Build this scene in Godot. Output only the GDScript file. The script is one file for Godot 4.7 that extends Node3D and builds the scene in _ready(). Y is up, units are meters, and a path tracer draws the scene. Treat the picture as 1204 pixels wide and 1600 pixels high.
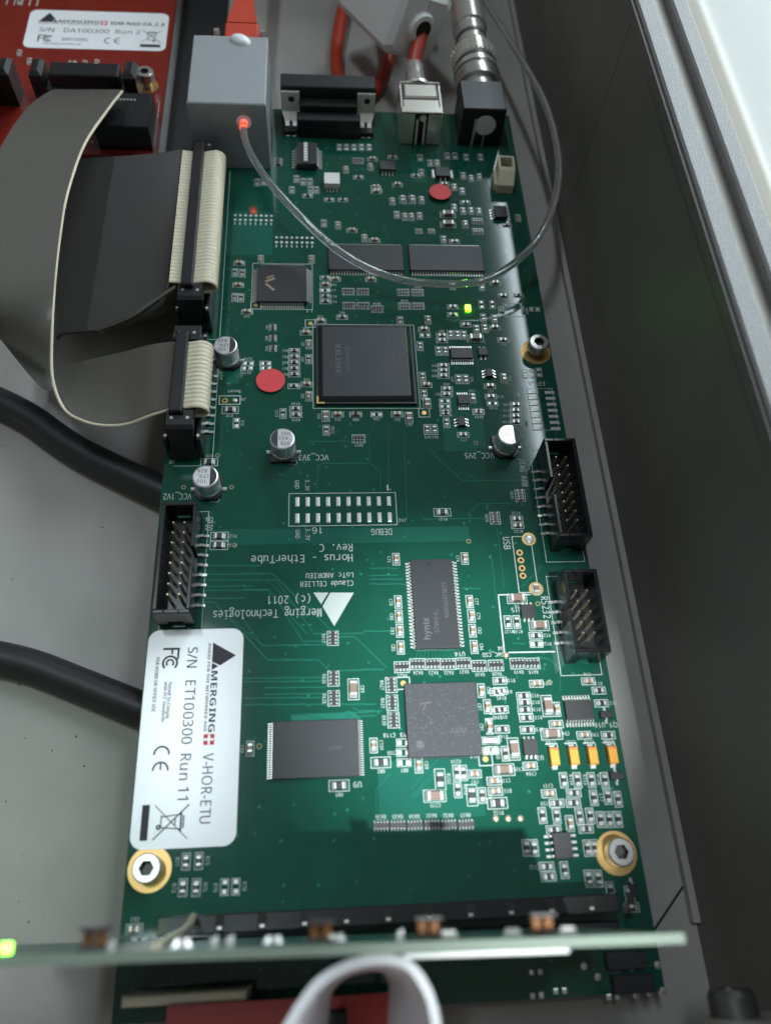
extends Node3D
# An open equipment case seen from close above: a green circuit board with its chips, headers, cables and
# stickers. All sizes below are millimetres; MM turns them into metres. x runs to the right along the board's
# short side, y is up from the board's top face, z runs along its long side towards the viewer.

const MM := 0.001
const SILK_Y := 0.03
var S: SurfaceTool                 # the shape being built
var T := Transform3D.IDENTITY      # where its pieces are put, in mm
var M := {}                        # materials by name
var taken := {}                    # names in use, per parent
var text_cache := {}
var rng := RandomNumberGenerator.new()
var board: Node3D


func _ready() -> void:
	rng.seed = 7
	set_camera_and_light()
	make_materials()
	build_room()
	build_case()
	build_board()
	build_small_parts()
	build_chips()
	build_headers()
	build_top_connectors()
	build_print()
	build_stickers()
	build_screws()
	build_red_board()
	build_ribbons()
	build_cables()
	build_riser()


func set_camera_and_light() -> void:
	var cam := Camera3D.new()
	cam.name = "camera"
	cam.transform = Transform3D(Basis(Vector3(0.99681, 0.06474, 0.04664), -Vector3(-0.01207, -0.45550, 0.89015), -Vector3(0.07887, -0.88788, -0.45327)), Vector3(-12.480, 173.517, 88.582) * MM)
	var lens := CameraAttributesPhysical.new()
	lens.frustum_focal_length = 18.3403
	lens.frustum_near = 0.01
	lens.frustum_far = 60.0
	lens.frustum_focus_distance = 0.203
	lens.exposure_aperture = 8.4
	cam.attributes = lens
	add_child(cam)
	cam.current = true
	var env := Environment.new()
	env.background_mode = Environment.BG_COLOR
	env.background_color = Color(0.17, 0.166, 0.162).linear_to_srgb()
	env.tonemap_mode = Environment.TONE_MAPPER_LINEAR
	env.tonemap_exposure = 0.92
	env.sdfgi_enabled = true
	env.ssao_enabled = true
	env.ssil_enabled = true
	var we := WorldEnvironment.new()
	we.name = "room_air"
	we.environment = env
	add_child(we)
	# added unseen area light, put in to brighten the white wall beside the case
	var lamp := AreaLight3D.new()
	lamp.name = "added_wall_light"
	lamp.area_size = Vector2(3.4, 0.25)
	lamp.light_energy = 8.4
	lamp.light_color = Color(0.95, 0.985, 1.0)
	lamp.shadow_enabled = true
	lamp.transform = Transform3D(Basis.looking_at(Vector3(1.0, -0.12, 0), Vector3.UP), Vector3(0.33, 0.5, -1.60))
	add_child(lamp)
	# the ceiling panel beyond the case's far right corner, mirrored along the board's right edge
	var panel := AreaLight3D.new()
	panel.name = "ceiling_panel_light"
	panel.area_size = Vector2(0.30, 1.40)
	panel.light_energy = 2.4
	panel.light_color = Color(0.90, 0.97, 1.0)
	panel.shadow_enabled = true
	panel.transform = Transform3D(Basis.looking_at(Vector3.DOWN, Vector3(0, 0, -1)), Vector3(0.665, 1.50, -1.56))
	add_child(panel)
	# a slim ceiling tube to the left, which the glossy label mirrors as a pale streak
	var slim := AreaLight3D.new()
	slim.name = "ceiling_tube_light"
	slim.area_size = Vector2(0.065, 0.33)
	slim.light_energy = 0.55
	slim.light_color = Color(0.9, 0.97, 1.0)
	slim.shadow_enabled = true
	slim.transform = Transform3D(Basis.looking_at(Vector3.DOWN, Vector3(0, 0, -1)), Vector3(-0.29, 1.384, -0.235))
	add_child(slim)
	# lamp behind the viewer's right shoulder; its narrowed cone stands in for the viewer's shadow
	var spot := SpotLight3D.new()
	spot.name = "narrowed_lamp_light"
	var aim := Vector3(18, 0, 47) * MM
	var from := aim + Vector3(0.10, 1.0, 0.335) * 0.9
	spot.transform = Transform3D(Basis.looking_at(aim - from, Vector3(0, 0, -1)), from)
	spot.spot_angle = 2.25
	spot.spot_angle_attenuation = 0.28
	spot.spot_range = 6.0
	spot.light_size = 0.014
	spot.light_energy = 2.6
	spot.light_color = Color(0.95, 0.99, 1.0)
	spot.shadow_enabled = true
	add_child(spot)


# ---------------------------------------------------------------- shape helpers

func begin() -> void:
	S = SurfaceTool.new()
	S.begin(Mesh.PRIMITIVE_TRIANGLES)
	S.set_smooth_group(-1)
	T = Transform3D.IDENTITY


func tri(a: Vector3, b: Vector3, c: Vector3, o: Vector3) -> void:
	# front faces run clockwise as seen from outside; o is a point inside
	if (b - a).cross(c - a).dot((a + b + c) / 3.0 - o) > 0.0:
		var k := b
		b = c
		c = k
	S.add_vertex((T * a) * MM)
	S.add_vertex((T * b) * MM)
	S.add_vertex((T * c) * MM)


func quad(a: Vector3, b: Vector3, c: Vector3, d: Vector3, o: Vector3) -> void:
	tri(a, b, c, o)
	tri(a, c, d, o)


func mid(r: Array) -> Vector3:
	var m := Vector3.ZERO
	for p: Vector3 in r:
		m += p
	return m / r.size()


func loft(rings: Array, caps := true, smooth := false) -> void:
	for i in rings.size() - 1:
		var a: Array = rings[i]
		var b: Array = rings[i + 1]
		var o := (mid(a) + mid(b)) / 2.0
		if smooth:
			S.set_smooth_group(0)
		for k in a.size():
			var n := (k + 1) % a.size()
			quad(a[k], a[n], b[n], b[k], o)
	S.set_smooth_group(-1)
	if caps:
		var far := mid(rings[0].slice(0)) * 0.5 + mid(rings[-1]) * 0.5
		for r: Array in [rings[0], rings[-1]]:
			var m := mid(r)
			for k in r.size():
				tri(m, r[k], r[(k + 1) % r.size()], far)


func rect_ring(c: Vector3, hx: float, hz: float, y: float) -> Array:
	return [c + Vector3(-hx, y, -hz), c + Vector3(hx, y, -hz), c + Vector3(hx, y, hz), c + Vector3(-hx, y, hz)]


func box(c: Vector3, s: Vector3, b := 0.0) -> void:
	# a box round c; b is the chamfer of its top edges
	var rings := [rect_ring(c, s.x / 2, s.z / 2, -s.y / 2)]
	if b > 0.0:
		rings.append(rect_ring(c, s.x / 2, s.z / 2, s.y / 2 - b))
	rings.append(rect_ring(c, s.x / 2 - b, s.z / 2 - b, s.y / 2))
	loft(rings)


func slab(x0: float, x1: float, y0: float, y1: float, z0: float, z1: float, b := 0.0) -> void:
	box(Vector3((x0 + x1) / 2, (y0 + y1) / 2, (z0 + z1) / 2), Vector3(x1 - x0, y1 - y0, z1 - z0), b)


func circle(r: float, y: float, n: int, c := Vector3.ZERO) -> Array:
	var out := []
	for k in n:
		out.append(c + Vector3(cos(TAU * k / n) * r, y, sin(TAU * k / n) * r))
	return out


func lathe(profile: Array, n := 20, c := Vector3.ZERO, caps := true) -> void:
	# profile: Vector2(radius, height), from one end to the other
	for i in profile.size() - 1:
		var p: Vector2 = profile[i]
		var q: Vector2 = profile[i + 1]
		S.set_smooth_group(i + 1)
		var a := circle(p.x, p.y, n, c)
		var b := circle(q.x, q.y, n, c)
		# the inside of a hollow turns its faces to the axis
		var inner := (p.y > q.y and p.x <= q.x + 0.001 and i > 0) or (is_equal_approx(p.x, q.x) and p.y > q.y)
		for k in n:
			var m := (k + 1) % n
			var o := c + Vector3(0, (p.y + q.y) / 2.0, 0)
			if is_equal_approx(p.y, q.y):
				o.y -= 1.0
			elif inner:
				o += ((Vector3(a[k]) + Vector3(b[m])) / 2.0 - o) * 3.0
			quad(a[k], a[m], b[m], b[k], o)
	S.set_smooth_group(-1)
	if caps:
		var inside := c + Vector3(0, (profile[0].y + profile[-1].y) / 2.0, 0)
		for p: Vector2 in [profile[0], profile[-1]]:
			if p.x > 0.001:
				var r := circle(p.x, p.y, n, c)
				for k in n:
					tri(c + Vector3(0, p.y, 0), r[k], r[(k + 1) % n], inside)


func spline(pts: Array, steps: int) -> Array:
	var out := []
	for i in pts.size() - 1:
		var a: Vector3 = pts[maxi(i - 1, 0)]
		var b: Vector3 = pts[i]
		var c: Vector3 = pts[i + 1]
		var d: Vector3 = pts[mini(i + 2, pts.size() - 1)]
		for k in steps:
			out.append(b.cubic_interpolate(c, a, d, float(k) / steps))
	out.append(pts[-1])
	return out


func tube(pts: Array, r: float, n := 10, r_end := -1.0) -> void:
	var up := Vector3.UP
	var rings := []
	for i in pts.size():
		var d: Vector3 = (pts[mini(i + 1, pts.size() - 1)] - pts[maxi(i - 1, 0)]).normalized()
		var side := d.cross(up)
		if side.length() < 0.05:
			side = d.cross(Vector3.RIGHT)
		side = side.normalized()
		up = side.cross(d).normalized()
		var rr := r if r_end < 0.0 else lerpf(r, r_end, float(i) / (pts.size() - 1))
		var ring := []
		for k in n:
			var a := TAU * k / n
			ring.append(pts[i] + side * cos(a) * rr + up * sin(a) * rr)
		rings.append(ring)
	loft(rings, true, true)


func strip(pts: Array, wide: Vector3, w: float, t: float) -> void:
	# a bent flat bar through pts, w wide along `wide`, t thick
	var rings := []
	for i in pts.size():
		var d: Vector3 = (pts[mini(i + 1, pts.size() - 1)] - pts[maxi(i - 1, 0)]).normalized()
		var n := d.cross(wide).normalized() * t / 2.0
		var x := wide * w / 2.0
		rings.append([pts[i] - x - n, pts[i] + x - n, pts[i] + x + n, pts[i] - x + n])
	loft(rings)


func poly_plate(outline: Array, y0: float, y1: float) -> void:
	# a flat plate of any outline (Vector2 x, z) between two heights
	var flat := PackedVector2Array(outline)
	var ids := Geometry2D.triangulate_polygon(flat)
	var m := Vector3.ZERO
	for p: Vector2 in flat:
		m += Vector3(p.x, 0, p.y)
	m = m / flat.size()
	m.y = (y0 + y1) / 2.0
	for i in range(0, ids.size(), 3):
		for y: float in [y0, y1]:
			var t := []
			for k in 3:
				t.append(Vector3(flat[ids[i + k]].x, y, flat[ids[i + k]].y))
			tri(t[0], t[1], t[2], Vector3(t[0].x, m.y, t[0].z))
	for i in flat.size():
		var a := flat[i]
		var b := flat[(i + 1) % flat.size()]
		quad(Vector3(a.x, y0, a.y), Vector3(b.x, y0, b.y), Vector3(b.x, y1, b.y), Vector3(a.x, y1, a.y), m)


func rounded(w: float, h: float, r: float) -> Array:
	var out := []
	for q in 4:
		var c: Vector2 = Vector2(w / 2 - r, h / 2 - r) * [Vector2(1, 1), Vector2(-1, 1), Vector2(-1, -1), Vector2(1, -1)][q]
		for k in 7:
			out.append(c + Vector2.from_angle(PI / 2 * (q + k / 6.0)) * r)
	return out


func commit(m: Material, onto: ArrayMesh = null) -> ArrayMesh:
	S.generate_normals()
	S.set_material(m)
	var mesh := S.commit(onto) if onto else S.commit()
	return mesh


# ---------------------------------------------------------------- objects

func numbered(called: String, parent: Node) -> String:
	var key := "%d/%s" % [parent.get_instance_id(), called]
	var n: int = taken.get(key, 0)
	taken[key] = n + 1
	return called if n == 0 else "%s_%03d" % [called, n]


func put(mesh: Mesh, called: String, parent: Node, at := Vector3.ZERO, turn := 0.0) -> MeshInstance3D:
	var o := MeshInstance3D.new()
	o.name = numbered(called, parent)
	o.mesh = mesh
	o.position = at * MM
	o.rotation_degrees.y = turn
	parent.add_child(o, true)
	return o


func node(called: String, parent: Node, at := Vector3.ZERO, turn := 0.0) -> Node3D:
	var o := Node3D.new()
	o.name = numbered(called, parent)
	o.position = at * MM
	o.rotation_degrees.y = turn
	parent.add_child(o, true)
	return o


func tag(o: Node, label: String, category := "", group := "", kind := "") -> void:
	if label:
		o.set_meta("label", label)
	if category:
		o.set_meta("category", category)
	if group:
		o.set_meta("group", group)
	if kind:
		o.set_meta("kind", kind)


func stuff(o: Node) -> Node:
	o.set_meta("kind", "stuff")
	return o


# ---------------------------------------------------------------- lettering: flat print, built as thin shapes

func letters(s: String, bold := false, mono := false) -> TextMesh:
	var key := "%s|%s|%s" % [s, bold, mono]
	if not text_cache.has(key):
		var f := SystemFont.new()
		f.font_names = PackedStringArray(["Droid Sans Mono" if mono else "Droid Sans"])
		f.font_weight = 700 if bold else 400
		var t := TextMesh.new()
		t.text = s
		t.font = f
		t.font_size = 24
		t.pixel_size = 1.0 / (24 * 0.714)
		t.depth = 0.0
		t.curve_step = 2.0
		text_cache[key] = t
	return text_cache[key]


func write(to: SurfaceTool, s: String, cap: float, at: Vector3, deg: float, bold := false, wider := 1.0, mono := false, up := Vector3.UP) -> void:
	# s centred on `at`, capitals `cap` mm high, its line of text turned by deg in the board's plane
	var a := deg_to_rad(deg)
	var along := Vector3(cos(a), 0, sin(a))
	var over := Vector3(sin(a), 0, -cos(a))
	if up != Vector3.UP:
		along = Vector3.RIGHT
		over = up.cross(along)
	to.append_from(letters(s, bold, mono), 0, Transform3D(Basis(along * cap * wider * MM, over * cap * MM, up * cap * MM), at * MM))


func write_fit(to: SurfaceTool, s: String, cap: float, at: Vector3, deg: float, width: float, bold := false, mono := false) -> void:
	write(to, s, cap, at, deg, bold, width / (letters(s, bold, mono).get_aabb().size.x * cap), mono)


func text_tool() -> SurfaceTool:
	var st := SurfaceTool.new()
	st.begin(Mesh.PRIMITIVE_TRIANGLES)
	return st


func put_text(st: SurfaceTool, m: Material, called: String, parent: Node) -> MeshInstance3D:
	st.set_material(m)
	return put(st.commit(), called, parent)


func line(a: Vector2, b: Vector2, w: float, y := SILK_Y, t := 0.02) -> void:
	# a printed stroke in the board's plane
	var d := (b - a).normalized() * w / 2.0
	var n := Vector2(-d.y, d.x)
	var r := []
	for p: Vector2 in [a - d - n, b + d - n, b + d + n, a - d + n]:
		r.append(Vector3(p.x, y, p.y))
	var q := []
	for p: Vector3 in r:
		q.append(p - Vector3(0, t, 0))
	loft([q, r])


func frame(x: float, z: float, w: float, h: float, t := 0.16, y := SILK_Y) -> void:
	line(Vector2(x - w / 2, z - h / 2), Vector2(x + w / 2, z - h / 2), t, y)
	line(Vector2(x - w / 2, z + h / 2), Vector2(x + w / 2, z + h / 2), t, y)
	line(Vector2(x - w / 2, z - h / 2 + t), Vector2(x - w / 2, z + h / 2 - t), t, y)
	line(Vector2(x + w / 2, z - h / 2 + t), Vector2(x + w / 2, z + h / 2 - t), t, y)


func arc(c: Vector2, r: float, a0: float, a1: float, w: float, y := SILK_Y, t := 0.02) -> void:
	var n := 14
	for k in n:
		var p := deg_to_rad(lerpf(a0, a1, float(k) / n))
		var q := deg_to_rad(lerpf(a0, a1, float(k + 1) / n))
		var o := []
		for e: Vector2 in [Vector2(p, r - w / 2), Vector2(q, r - w / 2), Vector2(q, r + w / 2), Vector2(p, r + w / 2)]:
			var v := c + Vector2.from_angle(e.x) * e.y
			o.append(Vector3(v.x, y, v.y))
		var u := []
		for v: Vector3 in o:
			u.append(v - Vector3(0, t, 0))
		loft([u, o])


# ---------------------------------------------------------------- materials

func mat(called: String, c: Color, rough: float, metal := 0.0, spec := 0.5) -> StandardMaterial3D:
	# c is the real-world (linear) colour
	var m := StandardMaterial3D.new()
	m.resource_name = called
	m.albedo_color = c.linear_to_srgb()
	m.roughness = rough
	m.metallic = metal
	m.metallic_specular = spec
	M[called] = m
	return m


func noise_image(size: int, freq: float, low: float, high: float, octaves := 3, seed_ := 1) -> ImageTexture:
	var n := FastNoiseLite.new()
	n.noise_type = FastNoiseLite.TYPE_SIMPLEX_SMOOTH
	n.frequency = freq
	n.fractal_octaves = octaves
	n.seed = seed_
	var im := n.get_seamless_image(size, size)
	var out := Image.create(size, size, false, Image.FORMAT_RGB8)
	for y in size:
		for x in size:
			var v := lerpf(low, high, im.get_pixel(x, y).r)
			out.set_pixel(x, y, Color(v, v, v))
	return ImageTexture.create_from_image(out)


func speckle_image() -> ImageTexture:
	# moulded plastic: an even field with sparse pale flecks
	var im := Image.create(256, 256, false, Image.FORMAT_RGB8)
	rng.seed = 31
	for y in 256:
		for x in 256:
			var v := rng.randf_range(0.52, 0.62)
			im.set_pixel(x, y, Color(v, v, v))
	for i in 420:
		var v := rng.randf_range(0.68, 1.0)
		im.fill_rect(Rect2i(rng.randi_range(0, 250), rng.randi_range(0, 250), rng.randi_range(2, 4), rng.randi_range(2, 4)), Color(v, v, v))
	return ImageTexture.create_from_image(im)


func grain(m: StandardMaterial3D, tex: Texture2D, per_metre: float, rough_too := false) -> void:
	m.albedo_texture = tex
	m.uv1_triplanar = true
	m.uv1_world_triplanar = true
	m.uv1_scale = Vector3.ONE * per_metre
	if rough_too:
		m.roughness_texture = tex


func bumps(m: StandardMaterial3D, size: int, freq: float, strength: float, per_metre: float) -> void:
	var n := FastNoiseLite.new()
	n.frequency = freq
	n.fractal_octaves = 3
	n.seed = 3
	var im := n.get_seamless_image(size, size)
	im.convert(Image.FORMAT_RGBA8)
	im.bump_map_to_normal_map(strength)
	m.normal_enabled = true
	m.normal_texture = ImageTexture.create_from_image(im)
	m.uv1_triplanar = true
	m.uv1_world_triplanar = true
	m.uv1_scale = Vector3.ONE * per_metre


func make_materials() -> void:
	var speck := noise_image(256, 0.14, 0.55, 1.0)
	var cloudy := noise_image(256, 0.02, 0.92, 1.0, 4, 5)
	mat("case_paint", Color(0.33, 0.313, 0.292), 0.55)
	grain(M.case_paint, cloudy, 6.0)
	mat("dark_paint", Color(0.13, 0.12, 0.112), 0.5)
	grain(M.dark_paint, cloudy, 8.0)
	mat("aluminium", Color(0.40, 0.395, 0.39), 0.55, 0.25)
	grain(M.aluminium, speck, 60.0)
	mat("anodised", Color(0.56, 0.59, 0.61), 0.45, 0.4)
	grain(M.anodised, speck, 90.0)
	mat("wall_paint", Color(0.84, 0.89, 0.91), 0.9)
	mat("skirting", Color(0.62, 0.62, 0.58), 0.6)
	mat("room_floor", Color(0.42, 0.41, 0.37), 0.6)
	mat("coil_wire", Color(0.16, 0.06, 0.014), 0.5, 0.3)
	mat("fibreglass", Color(0.16, 0.20, 0.10), 0.6)
	mat("silk", Color(0.40, 0.44, 0.42), 0.6)
	mat("solder", Color(0.62, 0.62, 0.60), 0.3, 0.4)
	mat("tin", Color(0.62, 0.61, 0.58), 0.3, 0.8)
	mat("bright_tin", Color(0.60, 0.60, 0.54), 0.4, 0.3)
	mat("gold", Color(0.62, 0.39, 0.15), 0.36, 0.75)
	mat("pin_gold", Color(0.70, 0.62, 0.44), 0.3, 0.8)
	mat("dark_steel", Color(0.10, 0.095, 0.09), 0.45, 0.6)
	mat("chip_plastic", Color(0.018, 0.018, 0.021), 0.5)
	grain(M.chip_plastic, noise_image(256, 0.3, 0.6, 1.0, 2, 9), 130.0)
	mat("chip_mark", Color(0.075, 0.075, 0.08), 0.6)
	mat("chip_mark_tan", Color(0.30, 0.21, 0.14), 0.6)
	mat("bga_lid", Color(0.017, 0.0175, 0.023), 0.42)
	grain(M.bga_lid, noise_image(256, 0.3, 0.75, 1.0, 2, 4), 100.0)
	mat("arm_plastic", Color(0.10, 0.103, 0.118), 0.6)
	grain(M.arm_plastic, speckle_image(), 60.0)
	mat("black_plastic", Color(0.008, 0.008, 0.009), 0.38)
	mat("shroud_plastic", Color(0.010, 0.010, 0.011), 0.24)
	mat("resistor_black", Color(0.02, 0.02, 0.022), 0.35)
	mat("ceramic_white", Color(0.42, 0.40, 0.36), 0.5)
	mat("ceramic_tan", Color(0.27, 0.155, 0.08), 0.42)
	mat("ceramic_brown", Color(0.17, 0.108, 0.078), 0.42)
	mat("tantalum", Color(0.62, 0.28, 0.03), 0.45)
	mat("tantalum_band", Color(0.55, 0.17, 0.03), 0.45)
	mat("can_aluminium", Color(0.72, 0.71, 0.73), 0.3, 0.75)
	mat("print_black", Color(0.016, 0.016, 0.022), 0.55)
	mat("print_red", Color(0.62, 0.03, 0.04), 0.5)
	mat("label_white", Color(0.74, 0.74, 0.75), 0.22)
	mat("red_sticker", Color(0.62, 0.042, 0.045), 0.6)
	mat("cream", Color(0.62, 0.57, 0.42), 0.45)
	mat("white_plastic", Color(0.66, 0.65, 0.60), 0.5)
	mat("jacket_grey", Color(0.082, 0.075, 0.067), 0.24)
	mat("jacket_shaded", Color(0.05, 0.047, 0.044), 0.5)  # grey jacket again, with the shade it lies in put into the colour
	mat("ribbon_cream", Color(0.52, 0.46, 0.34), 0.5)
	mat("ribbon_white", Color(0.68, 0.67, 0.68), 0.5)
	mat("red_mask", Color(0.19, 0.017, 0.010), 0.25)
	grain(M.red_mask, cloudy, 20.0)
	mat("lit_red_mask", Color(0.34, 0.022, 0.018), 0.3)  # red lacquer again, with the stronger light on it put into the colour
	mat("red_cable", Color(0.42, 0.042, 0.018), 0.4)
	mat("black_cable", Color(0.014, 0.014, 0.015), 0.45)
	mat("ferrite_plastic", Color(0.68, 0.68, 0.67), 0.5)
	mat("nickel", Color(0.68, 0.65, 0.59), 0.25, 0.7)
	mat("steel", Color(0.62, 0.61, 0.59), 0.3, 0.9)
	mat("glue", Color(0.72, 0.74, 0.76), 0.25)
	mat("copper_wire", Color(0.42, 0.16, 0.04), 0.35, 0.6)
	mat("riser_edge", Color(0.14, 0.175, 0.135), 0.6)
	mat("riser_mask", Color(0.012, 0.06, 0.045), 0.3)
	mat("hole", Color(0.012, 0.010, 0.008), 0.8)
	var clear := mat("clear_tube", Color(0.95, 0.95, 0.97), 0.04)
	clear.refraction_enabled = true
	clear.refraction_scale = 0.045
	clear.albedo_color.a = 0.07
	for g: Array in [["green_glow", Color(0.48, 1.0, 0.05), 10.0], ["red_glow", Color(1.0, 0.16, 0.02), 2.2]]:
		var m := mat(g[0], Color(0.6, 0.6, 0.6), 0.4)
		m.emission_enabled = true
		m.emission = g[1]
		m.emission_energy_multiplier = g[2]
	var mask := mat("solder_mask", Color(1, 1, 1), 0.08)
	bumps(mask, 512, 0.03, 0.05, 14.0)
	mask.uv1_triplanar = false
	mask.uv1_scale = Vector3.ONE
	mask.albedo_texture = board_texture()


func board_texture() -> ImageTexture:
	# solder mask over copper: the laminate, pours, tracks and vias as they show through the green lacquer
	var w := 830
	var h := 2048
	var base := Color(0.0065, 0.062, 0.039)
	var pour := Color(0.011, 0.092, 0.064)
	var trace := Color(0.016, 0.128, 0.090)
	var im := Image.create(w, h, false, Image.FORMAT_RGB8)
	var n := FastNoiseLite.new()
	n.frequency = 0.012
	n.fractal_octaves = 4
	for y in h:
		for x in w:
			var k := 1.0 + 0.10 * n.get_noise_2d(x, y)
			im.set_pixel(x, y, Color(base.r * k, base.g * k, base.b * k).linear_to_srgb())
	var px := func(p: Vector2) -> Vector2: return Vector2((p.x + 52.4) / 104.8 * w, (p.y + 152.0) / 257.0 * h)
	for r: Array in [[-40.46, 4.3, 23.62, 8.45], [19.34, -27.66, 27.83, -17.39], [-42.36, -45.52, -34.9, -39.14], [-1.53, 60.08, 20.86, 71.92], [-40.65, -103.82, -26.74, -85.63], [17.08, -131.64, 22.04, -118.3], [20.09, -37.05, 30.51, -18.55], [30.94, -7, 30.96, 33.88]]:
		var a: Vector2 = px.call(Vector2(r[0], r[1]))
		var b: Vector2 = px.call(Vector2(r[2], r[3]))
		im.fill_rect(Rect2i(a, b - a), pour.linear_to_srgb())
	for t: Array in [[-31.67, 13.86, -27.53, 13.94],
		[-31.6, 15.79, -24.66, 15.93, -11.43, 30.04],
		[-31.54, 17.46, -23.88, 17.62, -14.92, 31.1, -11.82, 31.18],
		[-31.46, 19.88, -25.33, 20.01, -17.48, 32.86, -11.84, 33],
		[-31.2, 27.24, -26.67, 33.63, -11.85, 33.76],
		[-31.09, 30.39, -25.34, 37.01, -14.06, 37.32, -11.58, 39.97],
		[-9.25, 31.24, -3.74, 31.3, -3.35, 30.81, 2.94, 30.9],
		[-9.27, 32, -5.6, 32.1, 1.41, 39.6],
		[-30.71, 41.05, -12.31, 41.4],
		[-30.68, 41.84, -12.32, 42.24],
		[-26.08, 43.33, -12.34, 43.57],
		[-26.05, 44.76, -12.35, 45],
		[-30.55, 45.5, -12.36, 45.88],
		[-30.51, 46.9, -1.46, 47.71],
		[-9.42, 39.92, -5.83, 39.95, -3.3, 39.84, 0.67, 39.95],
		[-9.61, 49.48, -1.53, 49.39],
		[-9.63, 50.18, -1.56, 50.26],
		[-6.43, 48.36, -5.39, 49.09, -0.11, 49.19],
		[-40.76, 13.63, -27.44, 13.88],
		[-40.55, 17.3, -26.04, 17.59, -16.66, 27.14],
		[-40.46, 18.91, -28.98, 19.07],
		[-40.26, 15.88, -24.76, 15.99, -18.51, 22.77],
		[-40.77, 19.9, -25.98, 20.22, -16.66, 30.99],
		[-41.02, 21.88, -31.11, 22.02],
		[-41.7, 22.85, -38.04, 22.93, -25.61, 36.95, -16.67, 37.19],
		[-37.26, 23.93, -26.77, 33.57, -16.52, 33.84],
		[15.27, -19.18, 17.11, -15.76, 23.19, -8.8, 39.45, -8.87],
		[24.63, -10.91, 26.52, -9],
		[23.49, 1.09, 26.65, -2.04, 35.28, -2.16],
		[12.13, 2.04, 29.48, 2.07],
		[30.49, 3.87, 30.7, 7.4, 30.57, 20.55],
		[28.4, 11.91, 28.21, 24.16],
		[-13.92, -5.73, -13.86, -13.38, -12.43, -14.32, -0.96, -14.22],
		[4.07, -7.36, 4.96, -25.69],
		[8.93, -24.67, 8.21, 1.76],
		[1.95, -5.54, 2.22, -11.59, -0.54, -14.46, -0.42, -23.22],
		[-16.08, -20.84, -5.71, -21.03],
		[-1.58, 15.06, 5.06, 15.18],
		[-1.65, 17.03, 5.24, 17.01],
		[-1.68, 17.93, 6.31, 18.09],
		[-1.73, 19.13, 6.8, 19.31],
		[20.24, 20.64, 24.75, 20.88],
		[-2.22, 70.27, -2.12, 65.53, 0.99, 62.73],
		[5.22, 67.45, 10.31, 62.66],
		[5.58, 67.7, 10.64, 63.28],
		[5.06, 66.04, 9.35, 61.91, 11.52, 60.04],
		[34.9, 20.64, 40.54, 15.25],
		[35.99, 37.9, 39.19, 38.68, 41.06, 40.93, 40.54, 46.16],
		[31.17, 34.69, 33.93, 34.77],
		[31.47, -49.81, 30.49, -40.98, 32.52, -38.28],
		[39.81, -47.05, 42.71, -44.84],
		[42.5, -32.71, 35.46, -32.82],
		[42.45, -30.61, 35.22, -30.73],
		[42.42, -28.64, 35, -28.82],
		[42.39, -26.74, 34.77, -26.77],
		[-20.06, 49.57, -6.45, 49.38],
		[-20.06, 49.84, -6.18, 49.63],
		[-20.06, 50.12, -5.91, 49.88],
		[-20.06, 50.39, -5.63, 50.14],
		[-20.05, 50.67, -5.36, 50.39],
		[-20.05, 50.95, -5.09, 50.64],
		[-20.05, 51.22, -4.82, 50.89],
		[9.08, 35.64, 7.86, 37.81],
		[9.79, 35.66, 8.88, 37.84],
		[10.49, 35.68, 9.9, 37.87],
		[11.19, 35.7, 10.93, 37.9],
		[11.89, 35.72, 11.95, 37.93],
		[12.6, 35.74, 12.97, 37.95],
		[13.3, 35.76, 13.99, 37.98],
		[14.01, 35.78, 15.02, 38.01],
		[14.71, 35.79, 16.04, 38.04],
		[15.42, 35.81, 17.07, 38.07],
		[16.12, 35.83, 18.09, 38.1],
		[16.83, 35.85, 19.12, 38.12]]:
		for i in range(0, t.size() - 2, 2):
			var a: Vector2 = px.call(Vector2(t[i], t[i + 1]))
			var b: Vector2 = px.call(Vector2(t[i + 2], t[i + 3]))
			var steps := int(maxf(absf(b.x - a.x), absf(b.y - a.y))) + 1
			for k in steps + 1:
				var p := a.lerp(b, float(k) / steps)
				for d in 2:
					if p.x >= 0 and p.y >= 0 and p.x < w - 1 and p.y < h - 1:
						im.set_pixel(int(p.x), int(p.y) + d, trace.linear_to_srgb())
	rng.seed = 21
	for i in 520:
		var c := Vector2i(rng.randi_range(10, w - 10), rng.randi_range(10, h - 10))
		var tone := trace * rng.randf_range(0.7, 1.35)
		for y in range(-3, 4):
			for x in range(-3, 4):
				var rr := sqrt(x * x + y * y)
				if rr < 2.6:
					im.set_pixel(c.x + x, c.y + y, tone.linear_to_srgb() if rr > 0.8 else base.linear_to_srgb())
	return ImageTexture.create_from_image(im)


# ---------------------------------------------------------------- the room and the case

func build_room() -> void:
	begin()
	slab(850, 910, -850, 2600, -2580, 2500)
	var wall := put(commit(M.wall_paint), "wall", self)
	tag(wall, "", "", "", "structure")
	begin()
	slab(838, 849, -849, -815, -2580, 2500)
	put(commit(M.skirting), "skirting", wall)
	begin()
	slab(-900, 849, -890, -851, -2580, 2500)
	tag(put(commit(M.room_floor), "floor", self), "", "", "", "structure")


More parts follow.
